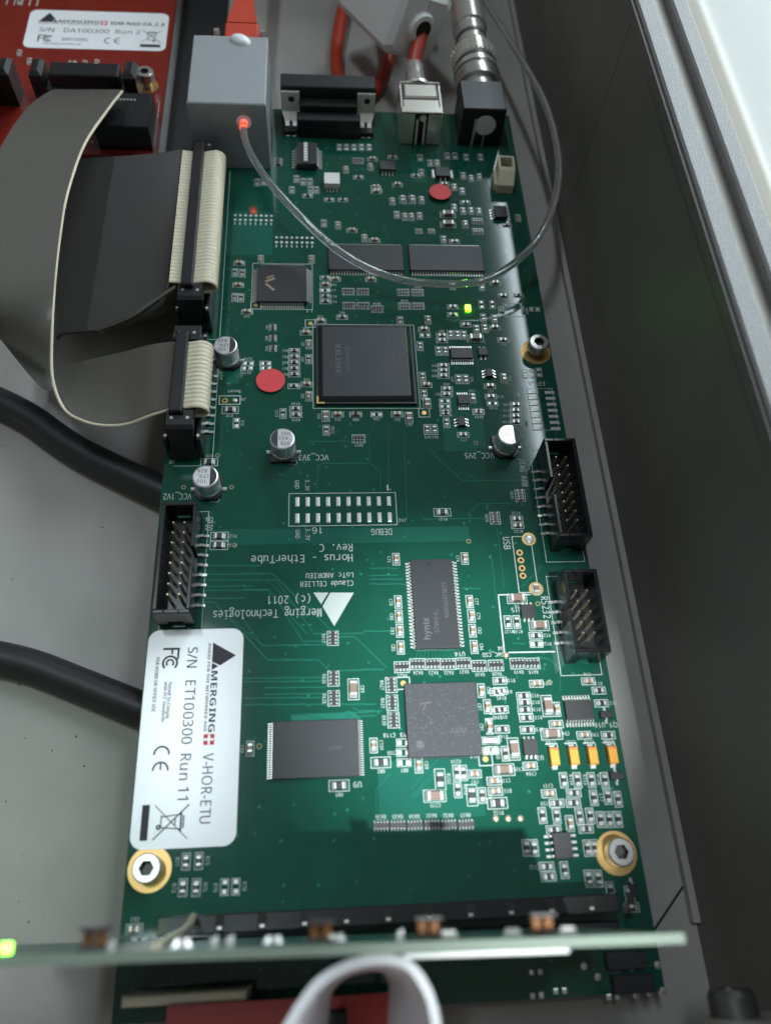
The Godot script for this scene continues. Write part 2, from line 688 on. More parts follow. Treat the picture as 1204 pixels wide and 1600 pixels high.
func build_case() -> void:
	var c := node("equipment_case", self, Vector3(0, -14, 0))
	tag(c, "open grey metal equipment case holding the circuit boards", "equipment case")
	begin()
	slab(-330, 66.4, -2, 2, -258, 230)
	put(commit(M.case_paint), "floor_panel", c)
	begin()   # diagonal seam in the floor
	T = Transform3D(Basis.IDENTITY, Vector3.ZERO)
	line(Vector2(68.53, 83.5), Vector2(56.59, 95.19), 0.5, 2.03, 0.02)
	put(commit(M.hole), "floor_seam", c)
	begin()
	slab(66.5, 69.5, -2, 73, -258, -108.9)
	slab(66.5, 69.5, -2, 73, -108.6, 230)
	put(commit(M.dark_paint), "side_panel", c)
	begin()   # extruded rim: two lands with a slot between
	slab(66.9, 71.3, 73.1, 76.4, -258, 230, 0.5)
	slab(76.0, 80.2, 62, 76.4, -258, 230, 0.5)
	put(commit(M.aluminium), "rim", c)
	begin()
	loft([[Vector3(71.3, 66, -258), Vector3(76, 66, -258), Vector3(76, 66, 230), Vector3(71.3, 66, 230)], [Vector3(71.3, 75.6, -258), Vector3(76, 73.2, -258), Vector3(76, 73.2, 230), Vector3(71.3, 75.6, 230)]])
	put(commit(M.case_paint), "rim_slot", c)
	begin()
	slab(66.2, 66.9, 72.4, 75.2, -258, 230)
	put(commit(M.dark_paint), "rim_lip", c)
	begin()   # dust on the floor
	rng.seed = 77
	for i in 30:
		var r := rng.randf_range(0.12, 0.35)
		slab(0, r, 2.02, 2.12, 0, r * rng.randf_range(0.6, 2.0))
		T = Transform3D(Basis(Vector3.UP, rng.randf() * TAU), Vector3(rng.randf_range(-120, -54), 0, rng.randf_range(-40, 90)))
	stuff(put(commit(M.hole), "dust_specks", c))
	begin()   # thin dark sheet laid on the floor between the two boards
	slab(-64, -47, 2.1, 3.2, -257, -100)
	put(commit(M.black_cable), "dark_sheet", c)
	begin()   # foot of the side panel
	slab(64.9, 66.45, 2, 4.2, -258, 94)
	put(commit(M.case_paint), "side_flange", c)
	begin()
	slab(50, 140, 34, 56, 107, 150, 2.0)
	put(commit(M.case_paint), "front_rail", c)
	begin()
	T = Transform3D(Basis(Vector3.RIGHT, -PI / 2), Vector3(54.5, 38, 103))
	lathe([Vector2(0, -6), Vector2(3.9, -6), Vector2(3.9, -1), Vector2(3.4, 0), Vector2(1.8, 0), Vector2(1.6, -1.2), Vector2(0, -1.2)], 24)
	put(commit(M.dark_steel), "thumb_screw", c)
	begin()
	slab(-330, -300, -2, 60, -258, 230)
	slab(-330, 80, -2, 78, -262, -258.2)
	put(commit(M.case_paint), "outer_wall", c)


func build_board() -> void:
	board = node("circuit_board", self, Vector3.ZERO)
	tag(board, "large green circuit board with chips, black pin headers and small parts", "circuit board")
	begin()
	slab(-52.4, 52.4, -1.6, -0.06, -152, 105)
	put(commit(M.fibreglass), "laminate", board)
	var st := text_tool()
	var c := [Vector3(-52.4, 0, -152), Vector3(52.4, 0, -152), Vector3(52.4, 0, 105), Vector3(-52.4, 0, 105)]
	var uv := [Vector2(0, 0), Vector2(1, 0), Vector2(1, 1), Vector2(0, 1)]
	for f: Array in [[c[0], c[1], c[2], c[3]]]:
		for k: int in [0, 1, 2, 0, 2, 3]:
			st.set_normal(Vector3.UP)
			st.set_uv(uv[k])
			st.add_vertex(f[k] * MM)
	st.generate_tangents()
	st.set_material(M.solder_mask)
	put(st.commit(), "solder_mask", board)
	begin()   # the lacquer's side, a hair under its face
	slab(-52.4, 52.4, -0.05, -0.01, -152, 105)
	put(commit(M.riser_mask), "mask_edge", board)


# ---------------------------------------------------------------- small parts

func fillet(x0: float, x1: float, x1t: float, hz: float, h: float) -> void:
	# a solder joint: wide at the board, narrower at its top
	var y := 0.02
	loft([[Vector3(x0, y, -hz), Vector3(x1, y, -hz), Vector3(x1, y, hz), Vector3(x0, y, hz)],
		[Vector3(x0, h * 0.55, -hz * 0.93), Vector3(lerpf(x1, x1t, 0.72), h * 0.55, -hz * 0.93), Vector3(lerpf(x1, x1t, 0.72), h * 0.55, hz * 0.93), Vector3(x0, h * 0.55, hz * 0.93)],
		[Vector3(x0, h, -hz * 0.86), Vector3(x1t, h, -hz * 0.86), Vector3(x1t, h, hz * 0.86), Vector3(x0, h, hz * 0.86)]])


func chip_mesh(length: float, width: float, high: float, end: float, body: Material, metal: Material) -> ArrayMesh:
	# two-ended part along x: body and two soldered ends
	begin()
	slab(-length / 2 + end, length / 2 - end, 0.06, high, -width / 2, width / 2, 0.05)
	var mesh := commit(body)
	begin()
	for s: float in [-1.0, 1.0]:
		T = Transform3D(Basis(Vector3.UP, 0.0 if s > 0 else PI), Vector3.ZERO)
		fillet(length / 2 - end, length / 2 + 0.45, length / 2, width / 2 + 0.08, high + 0.02)
	return commit(metal, mesh)


func array_mesh(length: float, width: float, count: int, wide := 0.44) -> ArrayMesh:
	begin()
	slab(-length / 2, length / 2, 0.06, 0.5, -width / 2, width / 2, 0.05)
	var mesh := commit(M.resistor_black)
	begin()
	for k in count:
		var x := (k - (count - 1) / 2.0) * length / count
		for s: float in [-1.0, 1.0]:
			T = Transform3D(Basis(Vector3.UP, PI / 2 if s < 0 else -PI / 2), Vector3(x, 0, 0))
			fillet(width / 2 - 0.12, width / 2 + 0.38, width / 2 + 0.02, wide / 2, 0.53)
	return commit(M.solder, mesh)


func pad_pair_mesh() -> ArrayMesh:
	begin()
	for s: float in [-1.0, 1.0]:
		loft([rect_ring(Vector3(s * 0.85, 0, 0), 0.48, 0.5, 0.02), rect_ring(Vector3(s * 0.85, 0, 0), 0.44, 0.46, 0.10), rect_ring(Vector3(s * 0.85, 0, 0), 0.26, 0.28, 0.17)])
	return commit(M.solder)


func ring_mesh(r: float, hole: float, m: Material) -> ArrayMesh:
	begin()
	lathe([Vector2(r, 0.015), Vector2(r, 0.045), Vector2(hole, 0.045)], 18, Vector3.ZERO, false)
	var mesh := commit(m)
	begin()
	lathe([Vector2(hole, 0.02), Vector2(0.0, 0.02)], 18, Vector3.ZERO, false)
	return commit(M.hole, mesh)


func spread(mesh: Mesh, called: String, turn: float, places: Array) -> void:
	for p: Array in places:
		put(mesh, called, board, Vector3(p[0], 0, p[1]), turn + rng.randf_range(-1.6, 1.6))


func outlines(places: Array, w: float, h: float) -> void:
	for p: Array in places:
		frame(p[0], p[1], w, h, 0.15)


func build_small_parts() -> void:
	var resistor := chip_mesh(1.6, 0.85, 0.48, 0.36, M.resistor_black, M.solder)
	var big_resistor := chip_mesh(2.1, 1.3, 0.55, 0.42, M.resistor_black, M.solder)
	var capacitor := chip_mesh(1.6, 0.86, 0.85, 0.38, M.ceramic_tan, M.solder)
	var mid_capacitor := chip_mesh(2.0, 1.25, 1.0, 0.42, M.ceramic_brown, M.solder)
	var big_capacitor := chip_mesh(3.1, 1.6, 1.25, 0.5, M.ceramic_brown, M.solder)
	var array := array_mesh(3.2, 1.15, 4)
	var small_array := array_mesh(2.0, 0.9, 4, 0.3)
	var long_array := array_mesh(3.3, 1.3, 5, 0.3)
	var pads := pad_pair_mesh()
	spread(capacitor, "ceramic_capacitor", 90.0, [[4.9, 12.9], [21.7, 13], [4.8, 23.9], [4.8, 27.5], [4.8, 31], [4.8, 35], [21.8, 24.2], [21.9, 27.8], [21.8, 31.4], [21.8, 35.3], [-2.3, 56.7], [7.2, 61.2], [22.4, 45.5], [23.4, 49.1], [23.4, 53.6], [39, 50.2], [38.3, 74.1], [-28.7, 56.4], [-30, -84.2], [-15.1, -84.5], [-16, -52.7], [-16, -35.1], [18, -61.7], [37.7, -41.2], [28.3, -34.5], [26.2, -74.7], [10.2, -109.3], [19.4, -110.1], [13.7, -102.7], [15.8, -102.7], [32.4, -99.9], [49.5, -103], [3.9, -124.8], [-4, -123.2], [-7, -98.6], [0.9, -93.4]])
	spread(array, "resistor_array", 0.0, [[4.8, 39.6], [8.4, 39], [11.9, 39.1], [15.4, 39.2], [18.9, 39.1], [22.5, 39.8], [26.4, 39.8], [31.5, 39.5], [34.9, 39.6], [-3.1, -21.6], [-4.5, -72.1], [-0.3, -72.1], [-4.5, -66.8], [-0.4, -66.8], [3.6, -65.6], [11.5, -72], [15.7, -72], [11.6, -66.8], [15.6, -66.9], [36.4, -101.5], [36.1, -97.1], [-0, -127.6]])
	spread(array, "resistor_array", 90.0, [[2.2, 43.6], [2.2, 47.6], [2.3, 51.4], [-10.7, 41.8], [-10.7, 46.2], [-10.7, 32.4], [30.4, 2.1], [37.6, -4.3], [-25.5, -126.2]])
	spread(big_resistor, "resistor", 0.0, [[-0.9, 60.3], [23.4, 69.5], [-9.9, 64.7], [17.2, 0.3], [-37.6, 6.1], [-37.6, 8.5], [-41.2, -14.8], [-36.6, -30.7]])
	spread(pads, "pad_pair", 0.0, [[4.2, 56.3], [4.1, 58.4], [4.1, 60.5], [23, 56.5], [22.9, 58.7], [36.5, 35], [23.8, 56.5], [23.4, 58.6], [-48.6, 91.6], [1.9, -29.2], [-32.5, -46], [-32.7, -44.4], [-11.3, -72.5], [-27.8, -46], [-27.7, -44.4], [16.8, -56.1], [49.7, -66], [20.6, -33.5], [20.5, -31.7], [33.6, -32.7]])
	spread(big_resistor, "resistor", 90.0, [[11.6, 64.2], [18.1, 67.7]])
	spread(big_capacitor, "ceramic_capacitor", 0.0, [[10.2, 67.5], [33.3, 23.7], [37.7, 30.6], [37.1, 55.6], [25.5, 62.8], [31.1, -55], [27.3, -103.9], [27, -99.6]])
	spread(resistor, "resistor", 90.0, [[15.3, 63], [16.7, 63.1], [15.2, 66.5], [20.3, 67.8], [30.4, 29.5], [32.5, 29.5], [23.4, 53.3], [26.3, 59.4], [38.3, 65.4], [41.3, 65.5], [44.4, 65.6], [47.3, 65.7], [44.3, 69.2], [47.4, 69.1], [49.5, 69.7], [32.7, 72.3], [35.7, 72.5], [40.6, 72.8], [42.9, 72.8], [45, 73.6], [46.9, 73.7], [48.8, 73.7], [28.5, 78.4], [30.1, 78.5], [41.3, 79], [42.7, 79], [35.8, 82.9], [40.6, 84.7], [42.6, 84.8], [44.7, 87.1], [48.4, 88], [-40.7, 78], [-38.2, 78], [-41, 82.7], [-38.4, 82.8], [20.5, -26.5], [15.1, -24.4], [17.1, -24.4], [-37.3, -78.9], [-35.2, -78.7], [-37, -69.5], [-35.2, -69.3], [-16, -47.5], [-22.8, -29.6], [-11.5, -24.3], [10, -61.3], [15.1, -52.2], [34.2, -62.6], [37.4, -62.3], [31.8, -58.5], [34.2, -58.8], [24.1, -56.4], [26.1, -56.4], [27.9, -56.3], [20.2, -50.6], [22.1, -50.6], [25, -40.8], [27, -40.8], [15.1, -41.6], [15.1, -35.7], [35, -74.5], [11.3, -103.6], [18.4, -103.3], [23.4, -127.3], [25.7, -127.4], [20.3, -129.7], [20.2, -122.8], [29.4, -130.9], [31.9, -131], [33.8, -121.7], [36.3, -120.6], [39, -121.3], [32.8, -114.6], [30.4, -116.3], [29.6, -107.2], [32.3, -105.8], [34.8, -105.9], [37.3, -105.7], [25.1, -93.4], [-17.6, -117.4], [-15.5, -117.4], [-21.1, -113.6], [-31.9, -116.7], [-29.8, -117], [-11.3, -99.4], [-19.7, -118.6], [-15.3, -113.8], [-13.5, -113.8]])
	spread(capacitor, "ceramic_capacitor", 0.0, [[19, 63.4], [35.2, 44.3], [47.3, 44.1], [38.4, 53.5], [44.3, 56.1], [31.4, 62.2], [23.2, 65], [23.2, 67.1], [34.7, 68], [48.5, 90.4], [-49.7, 89.5], [-36.2, -82.5], [-36.2, -74], [-33.3, -64.1], [-11.1, -74.6], [-8.2, -76.7], [2.2, -76.8], [-12.7, -61], [-16.8, -56.7], [-16.5, -39], [-8.4, -29.2], [-3.7, -29.2], [-3.6, -29.2], [7.4, -29.2], [16.6, -58.2], [37.1, -59], [33.5, -38.4], [15.9, -38.8], [39.1, -75.9], [12.2, -116.8], [5.6, -114], [4.7, -128.4], [5.3, -115.5], [5.3, -113.4], [-2.8, -96.5], [3.9, -92.5]])
	spread(resistor, "resistor", 0.0, [[25.9, 45.9], [25.4, 50], [36.6, 33], [26.9, 43.4], [49.4, 46.3], [26.8, 45.7], [49.5, 49.2], [31.9, 47], [31.9, 48.5], [31.8, 50.1], [31.9, 51.9], [31.8, 54.5], [49.8, 56.3], [26.5, 49.9], [26.2, 54.2], [40.1, 68.1], [36.1, 70], [39.7, 70.1], [34.7, 75.2], [41.6, 75.3], [32.2, 82.1], [32.3, 84], [35.9, 2.4], [35.9, 4.3], [24.6, -22.7], [20.5, -29.5], [29.4, -29.9], [-11.1, -77.2], [-11.2, -70.2], [-11.2, -68.2], [-6.5, -62.5], [-20, -50.4], [-20, -48.3], [-20, -46.3], [-20, -44.3], [-19.9, -42.3], [-20, -38.4], [-19.5, -31.1], [-19.4, -29.1], [25.6, -66.7], [25.4, -63.7], [28.8, -60], [41, -71.1], [45.5, -71.2], [39, -54.6], [21.6, -56.1], [21.5, -54.3], [21.2, -45.4], [21.1, -43.7], [20.9, -41.9], [21.5, -37.5], [21.3, -35.7], [20.5, -29.8], [33.4, -35], [29.5, -30.1], [40, -32.3], [39.7, -30.4], [39.5, -28.6], [39.3, -26.7], [11.3, -129.7], [33.3, -109.5], [45.4, -99.8], [18.4, -121.2], [28.4, -92.6], [27.3, -117.7], [-0.1, -119.9], [-16.2, -111.1], [-9.5, -109.5], [-5.3, -109.6]])
	spread(mid_capacitor, "ceramic_capacitor", 90.0, [[38.2, 21.4]])
	spread(big_capacitor, "ceramic_capacitor", 90.0, [[37, 49.4], [28.2, 58.5], [-6.3, 44.3]])
	spread(long_array, "resistor_array", 0.0, [[-1.4, 72.9], [2.1, 73], [5.6, 73.1], [9.2, 73.2], [12.7, 73.3], [16.3, 73.4]])
	spread(pads, "pad_pair", 90.0, [[-32.9, 83], [-30.7, 83], [-34.9, -26.6], [34.2, -67.6], [37.4, -67.7], [43.8, -42.6], [45.8, -42.6], [47.9, -43.2], [35.6, -130.5], [40.4, -130.7], [-5.9, -133.9], [-3.6, -134], [-1.1, -134], [1.3, -134.1], [3.8, -134.2]])
	spread(small_array, "resistor_array", 90.0, [[-26, -58.5], [-25.9, -54.7], [-25.8, -51.1], [39.9, -65.6], [46.6, -65.3]])
	spread(mid_capacitor, "ceramic_capacitor", 90.0, [[-11.6, -28.7], [10.5, -28.2], [15.7, -32.7], [13.5, -110.1], [16.5, -110.2]])
	spread(small_array, "resistor_array", 0.0, [[17.7, -96.7], [21.6, -96.8]])
	# printed boxes round the parts
	begin()
	outlines([[4.9, 12.9], [21.7, 13], [4.8, 23.9], [4.8, 27.5], [4.8, 31], [4.8, 35], [21.8, 24.2], [21.9, 27.8], [21.8, 31.4], [21.8, 35.3], [-2.3, 56.7], [7.2, 61.2], [22.4, 45.5], [23.4, 49.1], [23.4, 53.6], [39, 50.2], [38.3, 74.1], [-28.7, 56.4], [-30, -84.2], [-15.1, -84.5], [-16, -52.7], [-16, -35.1], [18, -61.7], [37.7, -41.2], [28.3, -34.5], [26.2, -74.7], [10.2, -109.3], [19.4, -110.1], [13.7, -102.7], [15.8, -102.7], [32.4, -99.9], [49.5, -103], [3.9, -124.8], [-4, -123.2], [-7, -98.6], [0.9, -93.4]], 1.6, 3.1)
	outlines([[4.8, 39.6], [8.4, 39], [11.9, 39.1], [15.4, 39.2], [18.9, 39.1], [22.5, 39.8], [26.4, 39.8], [31.5, 39.5], [34.9, 39.6], [-3.1, -21.6], [-4.5, -72.1], [-0.3, -72.1], [-4.5, -66.8], [-0.4, -66.8], [3.6, -65.6], [11.5, -72], [15.7, -72], [11.6, -66.8], [15.6, -66.9], [36.4, -101.5], [36.1, -97.1], [-0, -127.6]], 3.4, 2.5)
	outlines([[2.2, 43.6], [2.2, 47.6], [2.3, 51.4], [-10.7, 41.8], [-10.7, 46.2], [-10.7, 32.4], [30.4, 2.1], [37.6, -4.3], [-25.5, -126.2]], 2.5, 3.4)
	outlines([[-0.9, 60.3], [23.4, 69.5], [-9.9, 64.7], [17.2, 0.3], [-37.6, 6.1], [-37.6, 8.5], [-41.2, -14.8], [-36.6, -30.7]], 4.2, 2.2)
	outlines([[4.2, 56.3], [4.1, 58.4], [4.1, 60.5], [23, 56.5], [22.9, 58.7], [36.5, 35], [23.8, 56.5], [23.4, 58.6], [-48.6, 91.6], [1.9, -29.2], [-32.5, -46], [-32.7, -44.4], [-11.3, -72.5], [-27.8, -46], [-27.7, -44.4], [16.8, -56.1], [49.7, -66], [20.6, -33.5], [20.5, -31.7], [33.6, -32.7]], 3, 1.55)
	outlines([[11.6, 64.2], [18.1, 67.7]], 2.2, 4.2)
	outlines([[10.2, 67.5], [33.3, 23.7], [37.7, 30.6], [37.1, 55.6], [25.5, 62.8], [31.1, -55], [27.3, -103.9], [27, -99.6]], 4.7, 2.4)
	outlines([[15.3, 63], [16.7, 63.1], [15.2, 66.5], [20.3, 67.8], [30.4, 29.5], [32.5, 29.5], [23.4, 53.3], [26.3, 59.4], [38.3, 65.4], [41.3, 65.5], [44.4, 65.6], [47.3, 65.7], [44.3, 69.2], [47.4, 69.1], [49.5, 69.7], [32.7, 72.3], [35.7, 72.5], [40.6, 72.8], [42.9, 72.8], [45, 73.6], [46.9, 73.7], [48.8, 73.7], [28.5, 78.4], [30.1, 78.5], [41.3, 79], [42.7, 79], [35.8, 82.9], [40.6, 84.7], [42.6, 84.8], [44.7, 87.1], [48.4, 88], [-40.7, 78], [-38.2, 78], [-41, 82.7], [-38.4, 82.8], [20.5, -26.5], [15.1, -24.4], [17.1, -24.4], [-37.3, -78.9], [-35.2, -78.7], [-37, -69.5], [-35.2, -69.3], [-16, -47.5], [-22.8, -29.6], [-11.5, -24.3], [10, -61.3], [15.1, -52.2], [34.2, -62.6], [37.4, -62.3], [31.8, -58.5], [34.2, -58.8], [24.1, -56.4], [26.1, -56.4], [27.9, -56.3], [20.2, -50.6], [22.1, -50.6], [25, -40.8], [27, -40.8], [15.1, -41.6], [15.1, -35.7], [35, -74.5], [11.3, -103.6], [18.4, -103.3], [23.4, -127.3], [25.7, -127.4], [20.3, -129.7], [20.2, -122.8], [29.4, -130.9], [31.9, -131], [33.8, -121.7], [36.3, -120.6], [39, -121.3], [32.8, -114.6], [30.4, -116.3], [29.6, -107.2], [32.3, -105.8], [34.8, -105.9], [37.3, -105.7], [25.1, -93.4], [-17.6, -117.4], [-15.5, -117.4], [-21.1, -113.6], [-31.9, -116.7], [-29.8, -117], [-11.3, -99.4], [-19.7, -118.6], [-15.3, -113.8], [-13.5, -113.8]], 1.6, 3.1)
	outlines([[19, 63.4], [35.2, 44.3], [47.3, 44.1], [38.4, 53.5], [44.3, 56.1], [31.4, 62.2], [23.2, 65], [23.2, 67.1], [34.7, 68], [48.5, 90.4], [-49.7, 89.5], [-36.2, -82.5], [-36.2, -74], [-33.3, -64.1], [-11.1, -74.6], [-8.2, -76.7], [2.2, -76.8], [-12.7, -61], [-16.8, -56.7], [-16.5, -39], [-8.4, -29.2], [-3.7, -29.2], [-3.6, -29.2], [7.4, -29.2], [16.6, -58.2], [37.1, -59], [33.5, -38.4], [15.9, -38.8], [39.1, -75.9], [12.2, -116.8], [5.6, -114], [4.7, -128.4], [5.3, -115.5], [5.3, -113.4], [-2.8, -96.5], [3.9, -92.5]], 3.1, 1.6)
	outlines([[25.9, 45.9], [25.4, 50], [36.6, 33], [26.9, 43.4], [49.4, 46.3], [26.8, 45.7], [49.5, 49.2], [31.9, 47], [31.9, 48.5], [31.8, 50.1], [31.9, 51.9], [31.8, 54.5], [49.8, 56.3], [26.5, 49.9], [26.2, 54.2], [40.1, 68.1], [36.1, 70], [39.7, 70.1], [34.7, 75.2], [41.6, 75.3], [32.2, 82.1], [32.3, 84], [35.9, 2.4], [35.9, 4.3], [24.6, -22.7], [20.5, -29.5], [29.4, -29.9], [-11.1, -77.2], [-11.2, -70.2], [-11.2, -68.2], [-6.5, -62.5], [-20, -50.4], [-20, -48.3], [-20, -46.3], [-20, -44.3], [-19.9, -42.3], [-20, -38.4], [-19.5, -31.1], [-19.4, -29.1], [25.6, -66.7], [25.4, -63.7], [28.8, -60], [41, -71.1], [45.5, -71.2], [39, -54.6], [21.6, -56.1], [21.5, -54.3], [21.2, -45.4], [21.1, -43.7], [20.9, -41.9], [21.5, -37.5], [21.3, -35.7], [20.5, -29.8], [33.4, -35], [29.5, -30.1], [40, -32.3], [39.7, -30.4], [39.5, -28.6], [39.3, -26.7], [11.3, -129.7], [33.3, -109.5], [45.4, -99.8], [18.4, -121.2], [28.4, -92.6], [27.3, -117.7], [-0.1, -119.9], [-16.2, -111.1], [-9.5, -109.5], [-5.3, -109.6]], 3.1, 1.6)
	outlines([[37, 49.4], [28.2, 58.5], [-6.3, 44.3]], 2.4, 4.7)
	line(Vector2(35.4, 57.7), Vector2(38, 57.7), 0.2)
	line(Vector2(38, 58), Vector2(38, 59.4), 0.2)
	line(Vector2(39.7, 57.7), Vector2(42.3, 57.7), 0.2)
	line(Vector2(42.3, 58), Vector2(42.3, 59.4), 0.2)
	line(Vector2(43.9, 57.8), Vector2(46.5, 57.8), 0.2)
	line(Vector2(46.5, 58.1), Vector2(46.5, 59.5), 0.2)
	line(Vector2(48.3, 57.8), Vector2(50.9, 57.8), 0.2)
	line(Vector2(50.9, 58.1), Vector2(50.9, 59.5), 0.2)
	outlines([[-32.9, 83], [-30.7, 83], [-34.9, -26.6], [34.2, -67.6], [37.4, -67.7], [43.8, -42.6], [45.8, -42.6], [47.9, -43.2], [35.6, -130.5], [40.4, -130.7], [-5.9, -133.9], [-3.6, -134], [-1.1, -134], [1.3, -134.1], [3.8, -134.2]], 1.55, 3)
	outlines([[-26, -58.5], [-25.9, -54.7], [-25.8, -51.1], [39.9, -65.6], [46.6, -65.3]], 1.9, 2.1)
	outlines([[-11.6, -28.7], [10.5, -28.2], [15.7, -32.7], [13.5, -110.1], [16.5, -110.2]], 2.0, 3.4)
	outlines([[17.7, -96.7], [21.6, -96.8]], 2.1, 1.9)
	stuff(put(commit(M.silk), "printed_outline", board))
	# vias, fiducials and gold lands
	spread(ring_mesh(0.62, 0.34, M.fibreglass), "via_hole", 0, [[38.2, 25.1], [38.3, 44.1], [-26.8, 56], [27.8, -20.1], [23.1, 8.4], [-47.1, -7.6], [-35.3, -7.5], [-33.9, 8.5], [-39.2, -16.8], [38.6, -39.1]])
	begin()
	lathe([Vector2(0.62, 0.02), Vector2(0.62, 0.06), Vector2(0.0, 0.06)], 18, Vector3.ZERO, false)
	var dot := commit(M.gold)
	for p: Array in [[4.9, 43.3], [21.8, 60.4], [14.7, -29.7], [-30.9, -66.6], [-15.5, -60.1]]:
		put(dot, "fiducial_mark", board, Vector3(p[0], 0, p[1]))
	begin()
	for p: Array in [[4.9, 43.3], [21.8, 60.4], [14.7, -29.7], [-30.9, -66.6], [-15.5, -60.1]]:
		frame(p[0], p[1], 2.9, 2.7, 0.2)
	stuff(put(commit(M.silk), "printed_outline", board))
	begin()
	lathe([Vector2(0.72, 0.02), Vector2(0.66, 0.22), Vector2(0.4, 0.4), Vector2(0.0, 0.46)], 16, Vector3.ZERO, false)
	var bead := commit(M.pin_gold)
	for p: Array in [[29, 37.5], [22.7, 72.5], [25.3, 72.6], [27.9, 72.7]]:
		put(bead, "solder_bead", board, Vector3(p[0], 0, p[1]))
	# tantalum capacitors, standing in a row of four
	begin()
	T = Transform3D(Basis(Vector3.UP, PI / 2), Vector3.ZERO)
	loft([rect_ring(Vector3.ZERO, 1.8, 0.96, 0.15), rect_ring(Vector3.ZERO, 1.88, 1.02, 0.8), rect_ring(Vector3.ZERO, 1.8, 0.95, 1.65), rect_ring(Vector3.ZERO, 1.72, 0.86, 1.75)])
	var tant := commit(M.tantalum)
	begin()
	slab(-0.86, 0.86, 1.752, 1.765, -1.72, -1.2)
	var band := commit(M.tantalum_band)
	begin()
	for s: float in [-1.0, 1.0]:
		slab(-0.6, 0.6, 0.02, 0.3, s * 2.15 - 0.42, s * 2.15 + 0.42, 0.08)
		slab(-0.55, 0.55, 0.25, 0.8, s * 1.92 - 0.09, s * 1.92 + 0.09)
	var ends := commit(M.solder)
	for p: Array in [[36.7, 60.6], [41, 60.6], [45.2, 60.7], [49.6, 60.7]]:
		var c := node("tantalum_capacitor", board, Vector3(p[0], 0, p[1]))
		put(tant, "body", c)
		put(band, "polarity_band", c)
		put(ends, "terminals", c)
	# tin-plated connector footprints without a connector
	begin()
	loft([rect_ring(Vector3.ZERO, 0.52, 1.35, 0.02), rect_ring(Vector3.ZERO, 0.48, 1.3, 0.12), rect_ring(Vector3.ZERO, 0.3, 1.1, 0.2)])
	var land := commit(M.solder)
	for k in 10:
		for z: float in [-3.08, 1.48]:
			put(land, "debug_pad", board, Vector3(-18.95 + 2.54 * k, 0, z))
	begin()
	loft([rect_ring(Vector3.ZERO, 1.35, 0.48, 0.02), rect_ring(Vector3.ZERO, 1.3, 0.44, 0.12), rect_ring(Vector3.ZERO, 1.1, 0.28, 0.2)])
	var flat_land := commit(M.solder)
	for k in 7:
		for x: float in [45.02 - 0.1, 49.82 + 0.1]:
			put(flat_land, "connector_pad", board, Vector3(x, 0, -36.31 + k * 1.97))
	begin()
	lathe([Vector2(0.46, 0.02), Vector2(0.4, 0.14), Vector2(0.0, 0.22)], 12, Vector3.ZERO, false)
	var spot := commit(M.solder)
	for q: Array in [[-38.17, -27.24, -102.11, -100.22], [-25.54, -14.9, -93.16, -91.19]]:
		for k in 8:
			for r: float in [q[2], q[3]]:
				put(spot, "round_pad", board, Vector3(lerpf(q[0], q[1], k / 7.0), 0, r))
	begin()
	for q: Array in [[-38.17, -27.24, -102.11, -100.22], [-25.54, -14.9, -93.16, -91.19]]:
		for k in 8:
			line(Vector2(lerpf(q[0], q[1], k / 7.0), q[3] + 1.1), Vector2(lerpf(q[0], q[1], k / 7.0), q[3] + 1.9), 0.35)
	stuff(put(commit(M.silk), "printed_ticks", board))
	# through-hole lands of the missing usb socket
	for q: Array in [[38.27, 8.05, 1], [38.28, 21.33, 1], [35.47, 11.69, 0], [35.53, 13.74, 0], [35.54, 15.86, 0], [35.52, 17.83, 0]]:
		var big: bool = q[2] > 0.5
		begin()
		if big:
			lathe([Vector2(1.75, 0.02), Vector2(1.75, 0.06), Vector2(1.25, 0.06)], 24, Vector3.ZERO, false)
			put(commit(M.gold), "socket_land", board, Vector3(q[0], 0, q[1]))
			begin()
			lathe([Vector2(1.25, 0.05), Vector2(1.1, 0.3), Vector2(0.7, 0.52), Vector2(0.0, 0.6)], 20, Vector3.ZERO, false)
			put(commit(M.solder), "solder_dome", board, Vector3(q[0], 0, q[1]))
		else:
			put(ring_mesh(0.82, 0.42, M.gold), "socket_land", board, Vector3(q[0], 0, q[1]))
	for q: Array in [[-38.16, -33.73, 0], [-35.58, -33.72, 1]]:
		if q[2] > 0:
			put(bead, "solder_bead", board, Vector3(q[0], 0, q[1]))
		else:
			put(ring_mesh(0.8, 0.4, M.gold), "jumper_land", board, Vector3(q[0], 0, q[1]))
	build_electrolytics()
	# leds: one lit green at the board's upper right
	begin()
	slab(-0.75, 0.75, 0.05, 1.0, -1.0, 1.0, 0.25)
	var led := put(commit(M.green_glow), "green_led", board, Vector3(29.96, 0, -65.87))
	tag(led, "lit green indicator light on the board's upper right")
	led_light(Vector3(29.96, 1.15, -65.87), Color(0.4, 1.0, 0.05), 0.0001)


func led_light(at: Vector3, c: Color, energy: float, down := Vector3.UP) -> void:
	var l := AreaLight3D.new()
	l.name = numbered("led_light", self)
	l.area_size = Vector2(0.0016, 0.0016)
	l.light_energy = energy
	l.light_color = c
	l.shadow_enabled = true
	l.transform = Transform3D(Basis.looking_at(down, Vector3(0, 0, -1) if absf(down.z) < 0.9 else Vector3.UP), at * MM)
	add_child(l, true)


